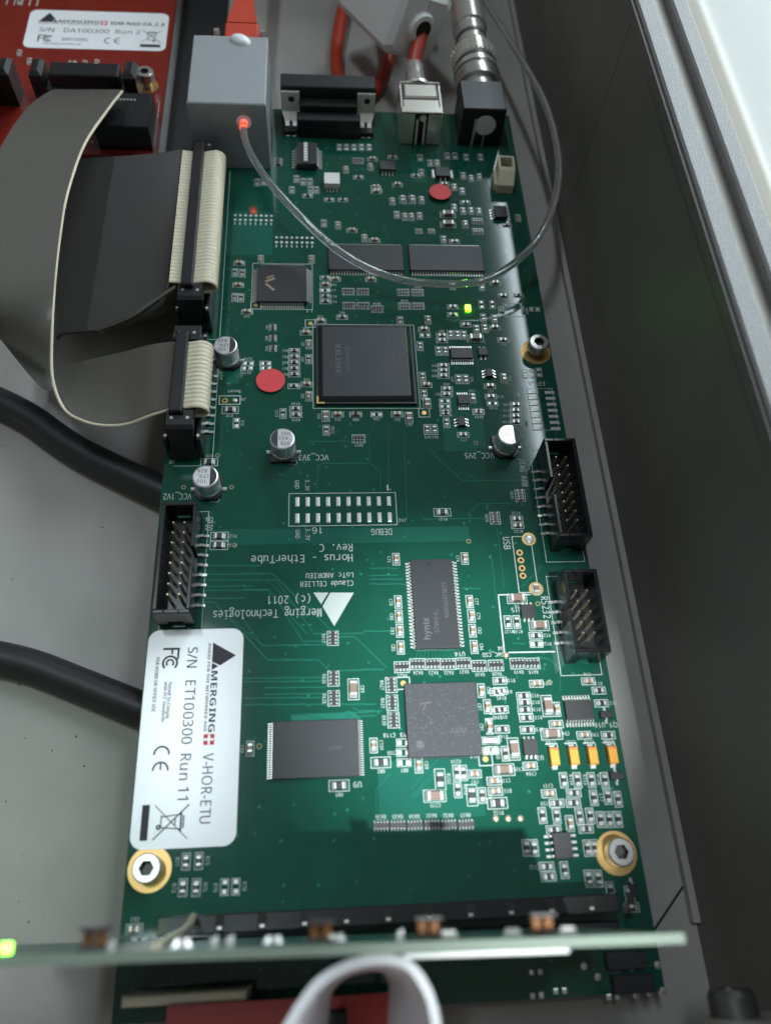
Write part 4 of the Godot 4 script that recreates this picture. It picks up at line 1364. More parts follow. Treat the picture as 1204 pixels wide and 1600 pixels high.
func build_print() -> void:
	var st := text_tool()
	for t: Array in [["Horus - EtherTube", 2.05, -17.66, 12.34, 180, 24.2],
			["Rev. C", 2.05, -9.52, 9.61, 180, 8.07],
			["Claude CELLIER", 1.35, -11.88, 18.91, 180, 12.57],
			["LoTc ANDRIEU", 1.3, -11.17, 16.79, 180, 11.27],
			["(c) 2011", 2, -20.75, 22.75, 180, 9.68],
			["Merging Technologies", 2.05, -25.68, 26.1, 180, 24.86],
			["DEBUG", 1.75, 1.73, 5.48, 180, 5.06],
			["16", 1.75, -13.98, 4.88, 180, 2.52],
			["1", 1.6, 3.99, -6.92, 180, 1.15],
			["GND", 1.1, -19.03, -8.1, 90, 2.38],
			["3.3V", 1.1, -16.46, -7.88, 90, 3.17],
			["GND", 1.1, -18.82, 5.76, 90, 2.38],
			["3.3V", 1.1, -16.33, 5.89, 90, 3.17],
			["VCC_3V3", 1.7, -14.89, -15.96, 180, 7.7],
			["VCC_2V5", 1.7, 28.23, -16.21, 180, 7.8],
			["VCC_1V2", 1.7, -48.46, -4.97, 180, 6.85],
			["JTAG ARM", 1.6, 39.32, -11.13, 90, 8.43],
			["USB", 1.7, 32.54, 9.03, 90, 3.31],
			["GPIO", 1.75, -40.25, 2.65, 90, 3.66],
			["MADI", 1.7, -39.97, -42.31, 90, 3.84],
			["RS232", 1.8, 39.98, 26.02, 90, 5.47],
			["SWC_CSD", 1, 26.05, 37.27, 180, 5.04],
			["FPGA", 1.6, 46.75, -39.44, 180, 4.61],
			["Reset", 0.9, -35.82, -36.73, 180, 3.24],
			["C72", 1, -20.04, -14.47, 180, 2.16],
			["C73", 1, -39.19, -3.78, 180, 2.16],
			["J10", 0.9, 7.14, 2.38, 180, 1.94],
			["J9", 0.9, -33.19, -34.13, 180, 1.3],
			["U14", 1.1, 18.33, 36.91, 180, 2.38],
			["U9", 1.2, -6.06, 64.63, 180, 1.73],
			["U4", 1.1, 19.22, 59.62, 180, 1.58],
			["U15", 1.1, 32.79, 26.52, 180, 2.38],
			["U16", 1.1, 48.23, 54.01, 180, 2.38],
			["Q1", 1.1, 51.29, 54.11, 180, 1.58],
			["U7", 1, 33.8, 60.55, 180, 1.44],
			["L1", 1, -15.84, -64.67, 180, 1.44],
			["J8", 1, -50.46, -14.91, 180, 1.44],
			["D4", 1, 28.02, 35.8, 180, 1.44],
			["Y3", 0.9, 4.16, 54.62, 180, 1.3],
			["C118", 0.9, 1.22, 54.66, 180, 2.59]]:
		write_fit(st, t[0], t[1], Vector3(t[2], SILK_Y + 0.005, t[3]), t[4], t[5], false, true)
	put_text(st, M.silk, "printed_lettering", board)
	st = text_tool()
	for t: Array in [["C75", 3.2, 12.9, 90], ["C74", 20.0, 13.0, 90], ["C78", 3.1, 23.9, 90], ["C80", 3.1, 27.5, 90], ["C83", 3.1, 31.0, 90], ["C85", 3.1, 35.0, 90],
			["C77", 23.5, 24.2, 90], ["C79", 23.6, 27.8, 90], ["C82", 23.5, 31.4, 90], ["C84", 23.5, 35.3, 90], ["RA25", 4.8, 41.6, 180], ["RA24", 8.4, 41.0, 180],
			["RA23", 11.9, 41.1, 180], ["RA22", 15.4, 41.2, 180], ["RA21", 18.9, 41.1, 180], ["RA20", 22.5, 41.8, 180], ["RA27", 0.1, 43.6, 90], ["RA29", 0.1, 47.6, 90],
			["RA30", 0.2, 51.4, 90], ["C101", -0.6, 56.7, 90], ["RM2", -0.9, 62.1, 180], ["Y3", 4.2, 54.7, 180], ["C100", 1.7, 58.4, 180], ["RM1", 4.1, 62.1, 180],
			["C88", 8.9, 61.2, 90], ["R202", 13.5, 64.2, 90], ["C219", 10.2, 69.4, 180], ["R204", 15.3, 60.7, 180], ["C97", 19.0, 65.0, 180], ["R212", 16.9, 66.5, 90],
			["L10", 22.0, 67.8, 90], ["C86", 24.1, 45.5, 90], ["C87", 21.7, 49.1, 90], ["C91", 21.7, 53.6, 90], ["Y2", 25.3, 56.5, 180], ["C98", 25.3, 58.7, 180],
			["R145", 28.3, 45.9, 180], ["R146", 25.4, 51.6, 180], ["RA08", 26.4, 41.8, 180], ["RA19", 31.5, 41.5, 180], ["RA18", 34.9, 41.6, 180], ["C76", 33.3, 25.6, 180],
			["R127", 30.4, 31.8, 180], ["R128", 32.5, 31.9, 180], ["R129", 39.0, 33.0, 180], ["R126", 38.9, 35.0, 180], ["R130", 29.3, 43.4, 180], ["L15", 37.6, 44.3, 180],
			["C16", 47.3, 42.5, 180], ["R132", 49.4, 44.7, 180], ["R145", 26.8, 47.3, 180], ["R131", 51.9, 49.2, 180], ["R133", 34.3, 47.0, 180], ["R135", 34.3, 48.5, 180],
			["R136", 34.3, 50.1, 180], ["R137", 34.4, 51.9, 180], ["R138", 34.3, 54.5, 180], ["C92", 39.0, 49.4, 90], ["C94", 40.3, 55.6, 180], ["C90", 46.8, 56.1, 180],
			["R143", 49.8, 57.9, 180], ["R147", 26.5, 51.5, 180], ["R148", 26.2, 55.8, 180], ["R150", 24.6, 59.4, 90], ["C104", 31.4, 63.8, 180], ["C106", 36.7, 57.5, 180],
			["C107", 41.0, 57.5, 180], ["C108", 45.2, 57.6, 180], ["C109", 49.6, 57.6, 180], ["C105", 28.7, 62.8, 180], ["C110", 25.6, 65.0, 180], ["R151", 25.6, 67.1, 180],
			["R152", 23.4, 71.4, 180], ["R154", 40.0, 65.4, 90], ["R155", 43.0, 65.5, 90], ["R156", 46.1, 65.6, 90], ["C111", 34.7, 66.4, 180], ["L17", 46.0, 69.2, 90],
			["R157", 49.1, 69.1, 90], ["R158", 33.7, 70.0, 180], ["C112", 29.7, 82.1, 180], ["RA26", -12.8, 41.8, 90], ["RA28", -12.8, 46.2, 90], ["C89", -4.3, 44.3, 90],
			["RM5", -9.9, 66.5, 180], ["C99", -30.4, 56.4, 90], ["RA36", -1.4, 71.2, 180], ["RA35", 2.1, 71.3, 180], ["RA34", 5.6, 71.4, 180], ["RA33", 9.2, 71.4, 180],
			["RA32", 12.7, 71.5, 180], ["RA31", 16.3, 71.6, 180], ["R71", -42.4, 78.0, 90], ["R73", -36.5, 78.0, 90], ["R72", -42.7, 82.7, 90], ["R75", -36.7, 82.8, 90],
			["R76", -34.6, 83.0, 90], ["R78", -29.0, 83.0, 90], ["C63", -49.7, 87.9, 180], ["RA17", -12.8, 32.4, 90], ["R121", 17.2, 2.2, 180], ["RA16", 28.3, 2.1, 90],
			["RA15", 35.5, -4.3, 90], ["R122", 35.9, 0.8, 180], ["R123", 35.9, 5.9, 180], ["C71", 24.6, -21.1, 180], ["DC9", 15.1, -22.0, 180], ["R68", 17.1, -22.0, 180],
			["R114", 29.4, -28.3, 180], ["RA57", -3.1, -19.6, 180], ["C84", 1.9, -27.7, 180], ["R125", -34.6, 6.1, 180], ["R124", -34.6, 8.5, 180], ["R20", -41.2, -16.7, 180],
			["R19", -33.3, -26.6, 90], ["R18", -36.6, -28.9, 180], ["R294", -32.5, -47.6, 180], ["R210", -32.7, -42.8, 180], ["C40", -33.3, -62.5, 180], ["C43", -8.7, -74.6, 180],
			["L31", -9.0, -72.5, 180], ["R31", -8.7, -70.2, 180], ["R32", -8.8, -68.2, 180], ["RA44", 3.6, -67.6, 180], ["R82", -6.5, -64.1, 180], ["C45", -12.7, -62.6, 180],
			["C46", -16.8, -58.3, 180], ["C81", -17.7, -52.7, 90], ["C48", -17.7, -47.5, 90], ["RA1", -27.6, -58.5, 90], ["RA2", -27.6, -54.7, 90], ["RA4", -27.5, -51.1, 90],
			["R62", -22.4, -50.4, 180], ["R63", -22.4, -48.3, 180], ["R65", -22.4, -46.3, 180], ["R67", -22.4, -44.3, 180], ["R69", -22.4, -42.3, 180], ["C58", -16.5, -40.6, 180],
			["C61", -17.7, -35.1, 90], ["C213", -24.5, -29.6, 90], ["R104", -19.5, -32.7, 180], ["R206", -19.4, -27.5, 180], ["C60", -13.4, -28.7, 90], ["C66", -8.4, -27.6, 180],
			["C65", -3.7, -27.6, 180], ["C85", -3.6, -27.6, 180], ["C62", 7.4, -27.6, 180], ["C67", 10.5, -25.9, 180], ["R212", -9.8, -24.3, 90], ["RA47", 15.7, -74.0, 180],
			["RA48", 11.6, -68.8, 180], ["R90", 39.0, -53.0, 180], ["R91", 21.6, -57.7, 180], ["R84", 18.8, -45.4, 180], ["R86", 18.6, -43.7, 180], ["R88", 18.5, -41.9, 180],
			["C53", 23.3, -40.8, 90], ["C56", 28.7, -40.8, 90], ["C54", 39.4, -41.2, 90], ["C57", 33.5, -36.8, 180], ["C59", 28.3, -36.9, 180], ["R50", 21.5, -39.1, 180],
			["R51", 18.9, -35.7, 180], ["R107", 35.8, -35.0, 180], ["R106", 33.6, -31.2, 180], ["R113", 29.5, -28.5, 180], ["R109", 37.5, -32.3, 180], ["R111", 37.3, -30.4, 180],
			["R112", 37.1, -28.6, 180], ["R116", 36.8, -26.7, 180]]:
		write(st, t[0], 0.82, Vector3(t[1], SILK_Y + 0.005, t[2]), t[3], true, 0.82, true)
	stuff(put_text(st, M.silk, "printed_part_numbers", board))
	begin()   # the triangle emblem, cut by a slanting line
	poly_plate([Vector2(-11.12, 21.2), Vector2(-5.55, 21.32), Vector2(-10.32, 29.49), Vector2(-12.96, 24.62)], 0.01, SILK_Y + 0.01)
	poly_plate([Vector2(-15.06, 21.11), Vector2(-11.57, 21.19), Vector2(-13.29, 24.06)], 0.01, SILK_Y + 0.01)
	put(commit(M.silk), "printed_emblem", board)
	for r: Array in [[-21, -5.49, 5.68, 3.59, 0.18], [-39.61, -35.24, -34.15, -32.54, 0.25], [34.05, 7.32, 38.75, 22.16, 0.2], [43.73, -37.65, 50.75, -24.05, 0.14]]:
		begin()
		frame((r[0] + r[2]) / 2, (r[1] + r[3]) / 2, r[2] - r[0], r[3] - r[1], r[4])
		put(commit(M.silk), "printed_box", board)
	for r: Array in [[28.9, 22.62, 28.72, 36.73, 0.3], [28.9, 22.62, 36.63, 22.73, 0.3], [29.81, 36.84, 40.55, 36.93, 0.3]]:
		begin()
		line(Vector2(r[0], r[1]), Vector2(r[2], r[3]), r[4])
		put(commit(M.silk), "printed_line", board)


# ---------------------------------------------------------------- stickers

func serial_label(o: Node3D, w: float, h: float, product: String, number: String, tall: bool) -> void:
	# lies in local x (reading direction) and z; the layout is that of the wide one, spaced by w and h
	begin()
	poly_plate(rounded(w, h, 2.6), 0.0, 0.14)
	put(commit(M.label_white), "sheet", o)
	var y := 0.16
	var at := func(px: float, pz: float) -> Vector2: return Vector2((px - 0.5) * w, (pz - 0.5) * h)
	begin()
	poly_plate([at.call(0.07, 0.32), at.call(0.138, 0.072), at.call(0.187, 0.232), at.call(0.167, 0.32)], 0.142, y)
	poly_plate([at.call(0.172, 0.32), at.call(0.190, 0.25), at.call(0.209, 0.32)], 0.142, y)
	put(commit(M.print_black), "printed_emblem", o)
	var st := text_tool()
	var fit := func(s: String, x0: float, x1: float, z0: float, cap: float, bold: bool) -> void:
		var a: Vector2 = at.call(x0, z0)
		var b: Vector2 = at.call(x1, z0)
		write_fit(st, s, cap * h, Vector3((a.x + b.x) / 2.0, y, a.y), 0, b.x - a.x, bold)
	fit.call("MERGING", 0.213, 0.504, 0.288, 0.066, true)
	fit.call("AUDIO FOR THE NETWORKED AGE", 0.074, 0.502, 0.352, 0.030, true)
	fit.call(product, 0.603 if tall else 0.585, 0.907 if tall else 0.975, 0.305, 0.105 if tall else 0.088, not tall)
	fit.call("S/N", 0.095, 0.197, 0.527, 0.105, false)
	fit.call(number, 0.262, 0.806, 0.527, 0.105, false)
	fit.call("Tested To Comply", 0.260, 0.435, 0.735, 0.034, true)
	fit.call("with FCC Standards", 0.260, 0.450, 0.779, 0.034, true)
	fit.call("FOR HOME OR OFFICE USE", 0.138, 0.400, 0.884, 0.036, true)
	put_text(st, M.print_black, "printed_lettering", o)
	# red square with a white cross
	begin()
	var c: Vector2 = at.call(0.5375, 0.308)
	var q := h * 0.054
	poly_plate([c + Vector2(-q, -q), c + Vector2(q, -q), c + Vector2(q, q), c + Vector2(-q, q)], 0.142, y)
	put(commit(M.print_red), "printed_flag", o)
	begin()
	line(c + Vector2(-q * 0.7, 0), c + Vector2(q * 0.7, 0), q * 0.42, y + 0.02, 0.015)
	line(c + Vector2(0, -q * 0.7), c + Vector2(0, q * 0.7), q * 0.42, y + 0.024, 0.015)
	put(commit(M.label_white), "printed_cross", o)
	# approval marks
	begin()
	c = at.call(0.092, 0.75)
	var f := h * 0.085
	line(c + Vector2(f * 0.14, -f * 0.9), c + Vector2(f * 0.14, f * 0.88), f * 0.27, y)
	line(c + Vector2(f * 0.3, -f * 0.88), c + Vector2(f * 1.35, -f * 0.88), f * 0.25, y)
	line(c + Vector2(f * 0.3, -f * 0.12), c + Vector2(f * 0.72, -f * 0.12), f * 0.22, y)
	arc(c + Vector2(f * 1.95, f * 0.05), f * 0.86, 45, 315, f * 0.25, y)
	arc(c + Vector2(f * 1.95, f * 0.05), f * 0.42, 45, 315, f * 0.22, y)
	var r := h * 0.073
	c = at.call(0.563, 0.767) + Vector2(r, 0)
	arc(c, r, 85, 275, r * 0.25, y)
	c = at.call(0.635, 0.767) + Vector2(r * 0.95, 0)
	arc(c, r, 85, 275, r * 0.25, y)
	line(c + Vector2(-r * 0.85, 0), c + Vector2(-r * 0.1, 0), r * 0.22, y)
	# crossed-out bin over a bar
	c = at.call(0.891, 0.625)
	var g := h * 0.0145
	line(c + Vector2(-4.6, -6) * g, c + Vector2(-3.4, 6) * g, 0.75 * g, y)
	line(c + Vector2(4.6, -6) * g, c + Vector2(3.2, 7) * g, 0.75 * g, y)
	line(c + Vector2(-6, -6.4) * g, c + Vector2(6, -6.4) * g, 1.2 * g, y)
	line(c + Vector2(-3.4, -8.0) * g, c + Vector2(3.4, -8.0) * g, 1.0 * g, y)
	line(c + Vector2(-4, 6.6) * g, c + Vector2(3.4, 6.6) * g, 0.75 * g, y)
	arc(c + Vector2(3.0, 8.0) * g, 1.1 * g, 0, 360, 1.2 * g, y)
	line(c + Vector2(-1.8, -2.6) * g, c + Vector2(2.2, -2.6) * g, 0.75 * g, y)
	line(c + Vector2(-10.5, -11) * g, c + Vector2(10.5, 11) * g, 0.85 * g, y + 0.004)
	line(c + Vector2(-10.5, 11) * g, c + Vector2(10.5, -11) * g, 0.6 * g, y + 0.008)
	c = at.call(0.8895, 0.873)
	line(c + Vector2(-h * 0.125, 0), c + Vector2(h * 0.125, 0), h * 0.072, y)
	put(commit(M.print_black), "printed_marks", o)


func build_stickers() -> void:
	var l := node("serial_label", self, Vector3(-41.55, 0.02, 52.5), -90.0)
	tag(l, "large white serial number sticker along the green board's left edge", "label")
	serial_label(l, 46.0, 21.2, "V-HOR-ETU", "ET100300  Run 11", true)
	begin()
	lathe([Vector2(3.85, 0.02), Vector2(3.85, 0.14), Vector2(0.0, 0.14)], 40, Vector3.ZERO, false)
	var dot := commit(M.red_sticker)
	for q: Array in [[-26.22, -39.89, 1.0, "round red sticker left of the large square chip"], [25.5, -112.88, 0.9, "round red sticker near the metal socket, farther up the board"]]:
		var o := put(dot, "round_sticker", self, Vector3(q[0], 1.0 if q[2] < 1.0 else 0.55, q[1]))
		o.scale = Vector3(q[2], 1, q[2])
		tag(o, q[3], "sticker", "round red stickers on the green board")


# ---------------------------------------------------------------- screws

func screw(at: Vector3, head_y: float, label: String) -> void:
	var s := node("cap_screw", self, at)
	tag(s, label, "screw", "socket head screws holding the boards")
	begin()
	lathe([Vector2(1.5, 0.1), Vector2(1.5, head_y)], 16, Vector3.ZERO, false)
	put(commit(M.steel), "shank", s)
	begin()
	var n := 36
	var y := head_y + 3.0
	var prof := [Vector2(2.6, head_y), Vector2(2.78, head_y + 0.2), Vector2(2.78, y - 0.35), Vector2(2.5, y)]
	lathe(prof, n, Vector3.ZERO, false)
	var outer := circle(2.5, y, n)
	var inner := []
	var low := []
	for k in n:
		var a := TAU * k / n
		var hexa := fposmod(a, PI / 3) - PI / 6
		var r := 1.32 / cos(hexa)
		inner.append(Vector3(cos(a) * r, y, sin(a) * r))
		low.append(Vector3(cos(a) * r, y - 1.9, sin(a) * r))
	for k in n:
		var m := (k + 1) % n
		quad(outer[k], outer[m], inner[m], inner[k], Vector3(outer[k].x, y - 1, outer[k].z))
	put(commit(M.steel), "head", s)
	begin()
	for k in n:
		var m := (k + 1) % n
		var face: Vector3 = (inner[k] + low[m]) / 2.0
		quad(inner[k], inner[m], low[m], low[k], Vector3(face.x * 2, face.y, face.z * 2))
		tri(low[k], low[m], Vector3(0, y - 1.9, 0), Vector3(0, y - 3, 0))
	put(commit(M.dark_steel), "hex_socket", s)  # the recess's shade is put into this darker steel colour


func build_screws() -> void:
	begin()
	lathe([Vector2(4.3, 0.01), Vector2(4.3, 0.06), Vector2(1.6, 0.06)], 36, Vector3.ZERO, false)
	var land := commit(M.gold)
	for q: Array in [[47.87, -50.34, 1.6, "socket head screw beside the board's right edge, far up"], [47.2, 80.21, 0.4, "socket head screw at the board's lower right corner"], [-47.74, 79.08, 0.4, "socket head screw below the white sticker"]]:
		put(land, "mounting_land", board, Vector3(q[0], 0, q[1]))
		screw(Vector3(q[0], 0.0, q[1]), q[2], q[3])
	screw(Vector3(-69.56, 0.0, -161.67), 2.5, "socket head screw in the red board's corner")


# ---------------------------------------------------------------- the red board at the far left

func build_red_board() -> void:
	var r := node("red_circuit_board", self)
	tag(r, "red circuit board at the far left with a white sticker and ribbon headers", "circuit board")
	begin()
	slab(-150, -63.8, -1.6, 0.0, -256, -127.6)
	put(commit(M.red_mask), "laminate", r)
	begin()
	for q: Array in [[-86.5, -153.5, 12.6], [-127.0, -154.0, 15.0]]:
		slab(q[0] - q[2], q[0] + q[2], 0.1, 6.5, q[1] - 4.2, q[1] + 4.2, 0.3)
		slab(q[0] - q[2] + 1.8, q[0] + q[2] - 1.8, 6.5, 11.0, q[1] - 3.4, q[1] + 3.0, 0.4)
	put(commit(M.black_plastic), "ribbon_header", r)
	for x: float in [-111.0, -101.0, -72.2]:
		begin()
		slab(x - 2.0, x + 2.0, 0.1, 12.0, -157.5, -149.5, 1.2)
		put(commit(M.black_plastic), "header_latch", r)
	begin()
	slab(-81.5, -65.0, 0.1, 8.6, -146.0, -130.0, 0.3)
	put(commit(M.black_plastic), "socket_block", r)
	begin()
	for k in 10:
		slab(-80.4 + 1.1 * k, -79.7 + 1.1 * k, 8.6, 9.1, -142.4, -141.7, 0.1)
	stuff(put(commit(M.tin), "contacts", r))
	begin()
	for k in 9:
		slab(-84.6 + 1.9 * k, -83.8 + 1.9 * k, 0.02, 0.5, -133.4, -132.5, 0.1)
	stuff(put(commit(M.solder), "solder_tails", r))
	begin()
	lathe([Vector2(3.6, 0.01), Vector2(3.6, 0.06), Vector2(1.6, 0.06)], 30, Vector3(-69.56, 0, -161.67), false)
	put(commit(M.gold), "mounting_land", r)
	var bit := chip_mesh(2.0, 1.3, 0.7, 0.45, M.ceramic_brown, M.solder)
	rng.seed = 5
	for q: Array in [[-108, -214], [-104, -216], [-96, -211], [-88, -217], [-83, -213], [-79, -219], [-73, -212], [-118, -206], [-119, -210], [-117, -213], [-113.6, -177], [-109.6, -172.6], [-95.5, -172.5], [-91.4, -172.4], [-87.5, -173.0], [-70, -219], [-101, -221], [-124, -214]]:
		put(bit, "chip_part", r, Vector3(q[0], 0, q[1]), 90.0 * rng.randi_range(0, 1))
	begin()
	line(Vector2(-65, -154), Vector2(-65, -132.3), 0.2)
	line(Vector2(-72, -132.3), Vector2(-65, -132.3), 0.2)
	for k in 5:
		line(Vector2(-122.5 + 2.6 * k, -208.6), Vector2(-122.5 + 2.6 * k, -204.4), 0.4)
	put(commit(M.silk), "printed_lines", r)
	var l := node("serial_label", self, Vector3(-89.4, 0.02, -191.2), 0.6)
	tag(l, "white serial number sticker on the red board", "label")
	serial_label(l, 48.0, 21.6, "IOM-NAD-DA_2_8", "DA100300  Run 2", false)


# ---------------------------------------------------------------- ribbon cables

func ribbon(rows: Array, wires: int, steps: int, thick := 0.85, ridge := 0.22) -> void:
	# rows: pairs of edge points; the sheet between them is ridged wire by wire
	var e0 := spline(rows.map(func(r: Array) -> Vector3: return r[0]), steps)
	var e1 := spline(rows.map(func(r: Array) -> Vector3: return r[1]), steps)
	var n := wires * 4
	var top := []
	var low := []
	for i in e0.size():
		var d: Vector3 = ((e0[mini(i + 1, e0.size() - 1)] + e1[mini(i + 1, e0.size() - 1)]) - (e0[maxi(i - 1, 0)] + e1[maxi(i - 1, 0)])).normalized()
		var across: Vector3 = (e1[i] - e0[i]).normalized()
		var nn := across.cross(d).normalized()
		var a := []
		var b := []
		for k in n + 1:
			var t := float(k) / n
			var p: Vector3 = e0[i].lerp(e1[i], t)
			var lift := thick / 2 - ridge + ridge * absf(sin(PI * wires * t))
			a.append(p + nn * lift)
			b.append(p - nn * lift)
		top.append(a)
		low.append(b)
	S.set_smooth_group(0)
	for i in e0.size() - 1:
		for k in n:
			var o: Vector3 = (top[i][k] + low[i + 1][k + 1]) / 2.0
			quad(top[i][k], top[i + 1][k], top[i + 1][k + 1], top[i][k + 1], o)
			quad(low[i][k], low[i + 1][k], low[i + 1][k + 1], low[i][k + 1], o)
	S.set_smooth_group(-1)
	for i in e0.size() - 1:
		for k: int in [0, n]:
			var o: Vector3 = (top[i][n / 2] + low[i + 1][n / 2]) / 2.0
			quad(top[i][k], top[i + 1][k], low[i + 1][k], low[i][k], o)


func plug(o: Node3D, x: float, z: float, half: float) -> void:
	begin()
	slab(x - 2.9, x + 2.9, 4.5, 10.6, z - half, z + half, 0.3)
	put(commit(M.black_plastic), "plug_body", o)
	begin()
	slab(x - 2.3, x + 0.7, 13.2, 14.9, z - half - 0.6, z + half + 0.6, 0.3)
	slab(x - 2.6, x + 0.9, 10.6, 13.2, z - half - 0.8, z - half + 0.6)
	slab(x - 2.6, x + 0.9, 10.6, 13.2, z + half - 0.6, z + half + 0.8)
	put(commit(M.black_plastic), "strain_relief", o)


func ribbon_parts(o: Node3D, rows: Array, bare: Array, wires: int, jacket: Material, pale_edge: bool) -> void:
	# smooth jacket, its pale cut edges, and the bare ridged wires that roll into the plug
	begin()
	ribbon(rows, 6, 7, 1.1, 0.0)
	put(commit(jacket), "jacket", o)
	if pale_edge:
		begin()
		tube(spline(rows.map(func(r: Array) -> Vector3: return r[0] + (r[0] - r[1]).normalized() * 0.2), 7), 0.4, 8)
		put(commit(M.ribbon_cream), "edge_wire", o)
	begin()
	ribbon(bare, wires, 6, 1.0, 0.3)
	put(commit(M.ribbon_cream), "bare_wires", o)


func build_ribbons() -> void:
	var a := node("ribbon_cable", self)
	tag(a, "grey ribbon cable curving from the red board down to the short header", "ribbon cable")
	ribbon_parts(a, [[Vector3(-73.34, 12, -141.52), Vector3(-94.02, 12, -140.56)],
		[Vector3(-74.28, 19, -122.16), Vector3(-95.46, 20, -121.27)],
		[Vector3(-76.64, 24, -101.09), Vector3(-96.55, 26, -97.29)],
		[Vector3(-78.05, 25, -82.04), Vector3(-97.84, 28, -73.44)],
		[Vector3(-78.82, 23, -70.38), Vector3(-98.43, 26, -56.07)],
		[Vector3(-79.41, 19, -54.7), Vector3(-96.54, 22, -45.57)],
		[Vector3(-79.53, 14, -40.5), Vector3(-94.35, 10, -46.75)],
		[Vector3(-78.77, 11, -31.96), Vector3(-87.99, -7, -42.95)],
		[Vector3(-75.62, 9.5, -24.79), Vector3(-86.52, -8.5, -48.62)],
		[Vector3(-70.76, 9, -21.54), Vector3(-81.73, -5, -48.81)],
		[Vector3(-65.27, 9, -20.21), Vector3(-72.69, 1, -46.34)],
		[Vector3(-59.83, 9.5, -20.42), Vector3(-64.64, 6, -44.34)],
		[Vector3(-54.16, 11.5, -21.49), Vector3(-56.13, 11, -42.87)],
		[Vector3(-49.5, 12.6, -22.4), Vector3(-49.5, 12.6, -42.8)]], [[Vector3(-49.5, 12.6, -22.4), Vector3(-49.5, 12.6, -42.8)], [Vector3(-46, 12.7, -22.4), Vector3(-46, 12.7, -42.8)], [Vector3(-43, 13.3, -22.4), Vector3(-43, 13.3, -42.8)], [Vector3(-41.2, 12.6, -22.4), Vector3(-41.2, 12.6, -42.8)], [Vector3(-40.5, 11.2, -22.4), Vector3(-40.5, 11.2, -42.8)], [Vector3(-41.2, 9.8, -22.4), Vector3(-41.2, 9.8, -42.8)], [Vector3(-43.2, 9.2, -22.4), Vector3(-43.2, 9.2, -42.8)], [Vector3(-45.5, 9.2, -22.4), Vector3(-45.5, 9.2, -42.8)]], 16, M.jacket_grey, true)
	plug(a, -46.8, -32.6, 11.6)
	var b := node("ribbon_cable", self)
	tag(b, "wide grey ribbon cable, shade put into its colour, plugged into the long header", "ribbon cable")
	ribbon_parts(b, [[Vector3(-86.52, -6, -58.97), Vector3(-103.1, -4, -132.45)],
		[Vector3(-83.4, -2, -57.48), Vector3(-92.47, 3, -121.11)],
		[Vector3(-73.49, 2, -55.32), Vector3(-84.13, 7, -116.69)],
		[Vector3(-63.23, 6, -55.09), Vector3(-70.96, 10, -114.23)],
		[Vector3(-55.08, 10, -57.17), Vector3(-59.19, 12.5, -112.88)],
		[Vector3(-52.6, 13, -62.6), Vector3(-52.6, 13, -114)]], [[Vector3(-52.6, 13, -62.6), Vector3(-52.6, 13, -114)], [Vector3(-48.6, 12.6, -62.6), Vector3(-48.6, 12.6, -114)], [Vector3(-46, 12.7, -62.6), Vector3(-46, 12.7, -114)], [Vector3(-43, 13.3, -62.6), Vector3(-43, 13.3, -114)], [Vector3(-41.2, 12.6, -62.6), Vector3(-41.2, 12.6, -114)], [Vector3(-40.5, 11.2, -62.6), Vector3(-40.5, 11.2, -114)], [Vector3(-41.2, 9.8, -62.6), Vector3(-41.2, 9.8, -114)], [Vector3(-43.2, 9.2, -62.6), Vector3(-43.2, 9.2, -114)], [Vector3(-45.5, 9.2, -62.6), Vector3(-45.5, 9.2, -114)]], 40, M.jacket_shaded, false)
	begin()
	ribbon([[Vector3(-74.07, 0, -55.88), Vector3(-73.19, 3, -54.92)], [Vector3(-64.36, 2, -57.62), Vector3(-63.61, 8, -54.89)], [Vector3(-55.58, 4, -60.03), Vector3(-56.63, 11, -58.02)], [Vector3(-50.37, 6, -61.71), Vector3(-50.87, 13, -61.36)]], 4, 6, 0.9, 0.0)
	put(commit(M.jacket_grey), "folded_flap", b)
	plug(b, -46.9, -88.3, 27.2)
	var c := node("ribbon_cable", self)
	tag(c, "second grey ribbon from the red board, cut by the photo's left edge", "ribbon cable")
	begin()
	ribbon([[Vector3(-113, 11, -158), Vector3(-139, 11, -158)], [Vector3(-112, 17, -150), Vector3(-139, 17, -150)], [Vector3(-116, 12, -128), Vector3(-142, 14, -126)], [Vector3(-124, 0, -105), Vector3(-148, 0, -100)], [Vector3(-130, -9, -85), Vector3(-154, -9, -80)]], 8, 6, 1.0, 0.03)
	put(commit(M.jacket_grey), "jacket", c)
	var w := node("white_ribbon_cable", self)
	tag(w, "pale ribbon cable looped in an arch at the bottom of the photo", "ribbon cable")
	begin()
	ribbon([[Vector3(-18.37, 58, 101.8), Vector3(-14.04, 24, 107.72)],
		[Vector3(-16.03, 58, 98.58), Vector3(-13.18, 24, 103.04)],
		[Vector3(-13.62, 58, 96.16), Vector3(-12.3, 24, 99.55)],
		[Vector3(-9.94, 58, 94.58), Vector3(-9.22, 24, 97.45)],
		[Vector3(-5.81, 58, 94.08), Vector3(-4.44, 24, 96.96)],
		[Vector3(-2.31, 58, 94.97), Vector3(-2.59, 24, 98.24)],
		[Vector3(-0.18, 58, 97.68), Vector3(-2.17, 24, 100.52)],
		[Vector3(0.72, 58, 100.82), Vector3(-2.58, 24, 104.48)],
		[Vector3(0.87, 58, 104.17), Vector3(-3.41, 24, 108.73)]], 12, 8, 1.3, 0.06)
	put(commit(M.ribbon_white), "cable", w)


# ---------------------------------------------------------------- round cables and plugs

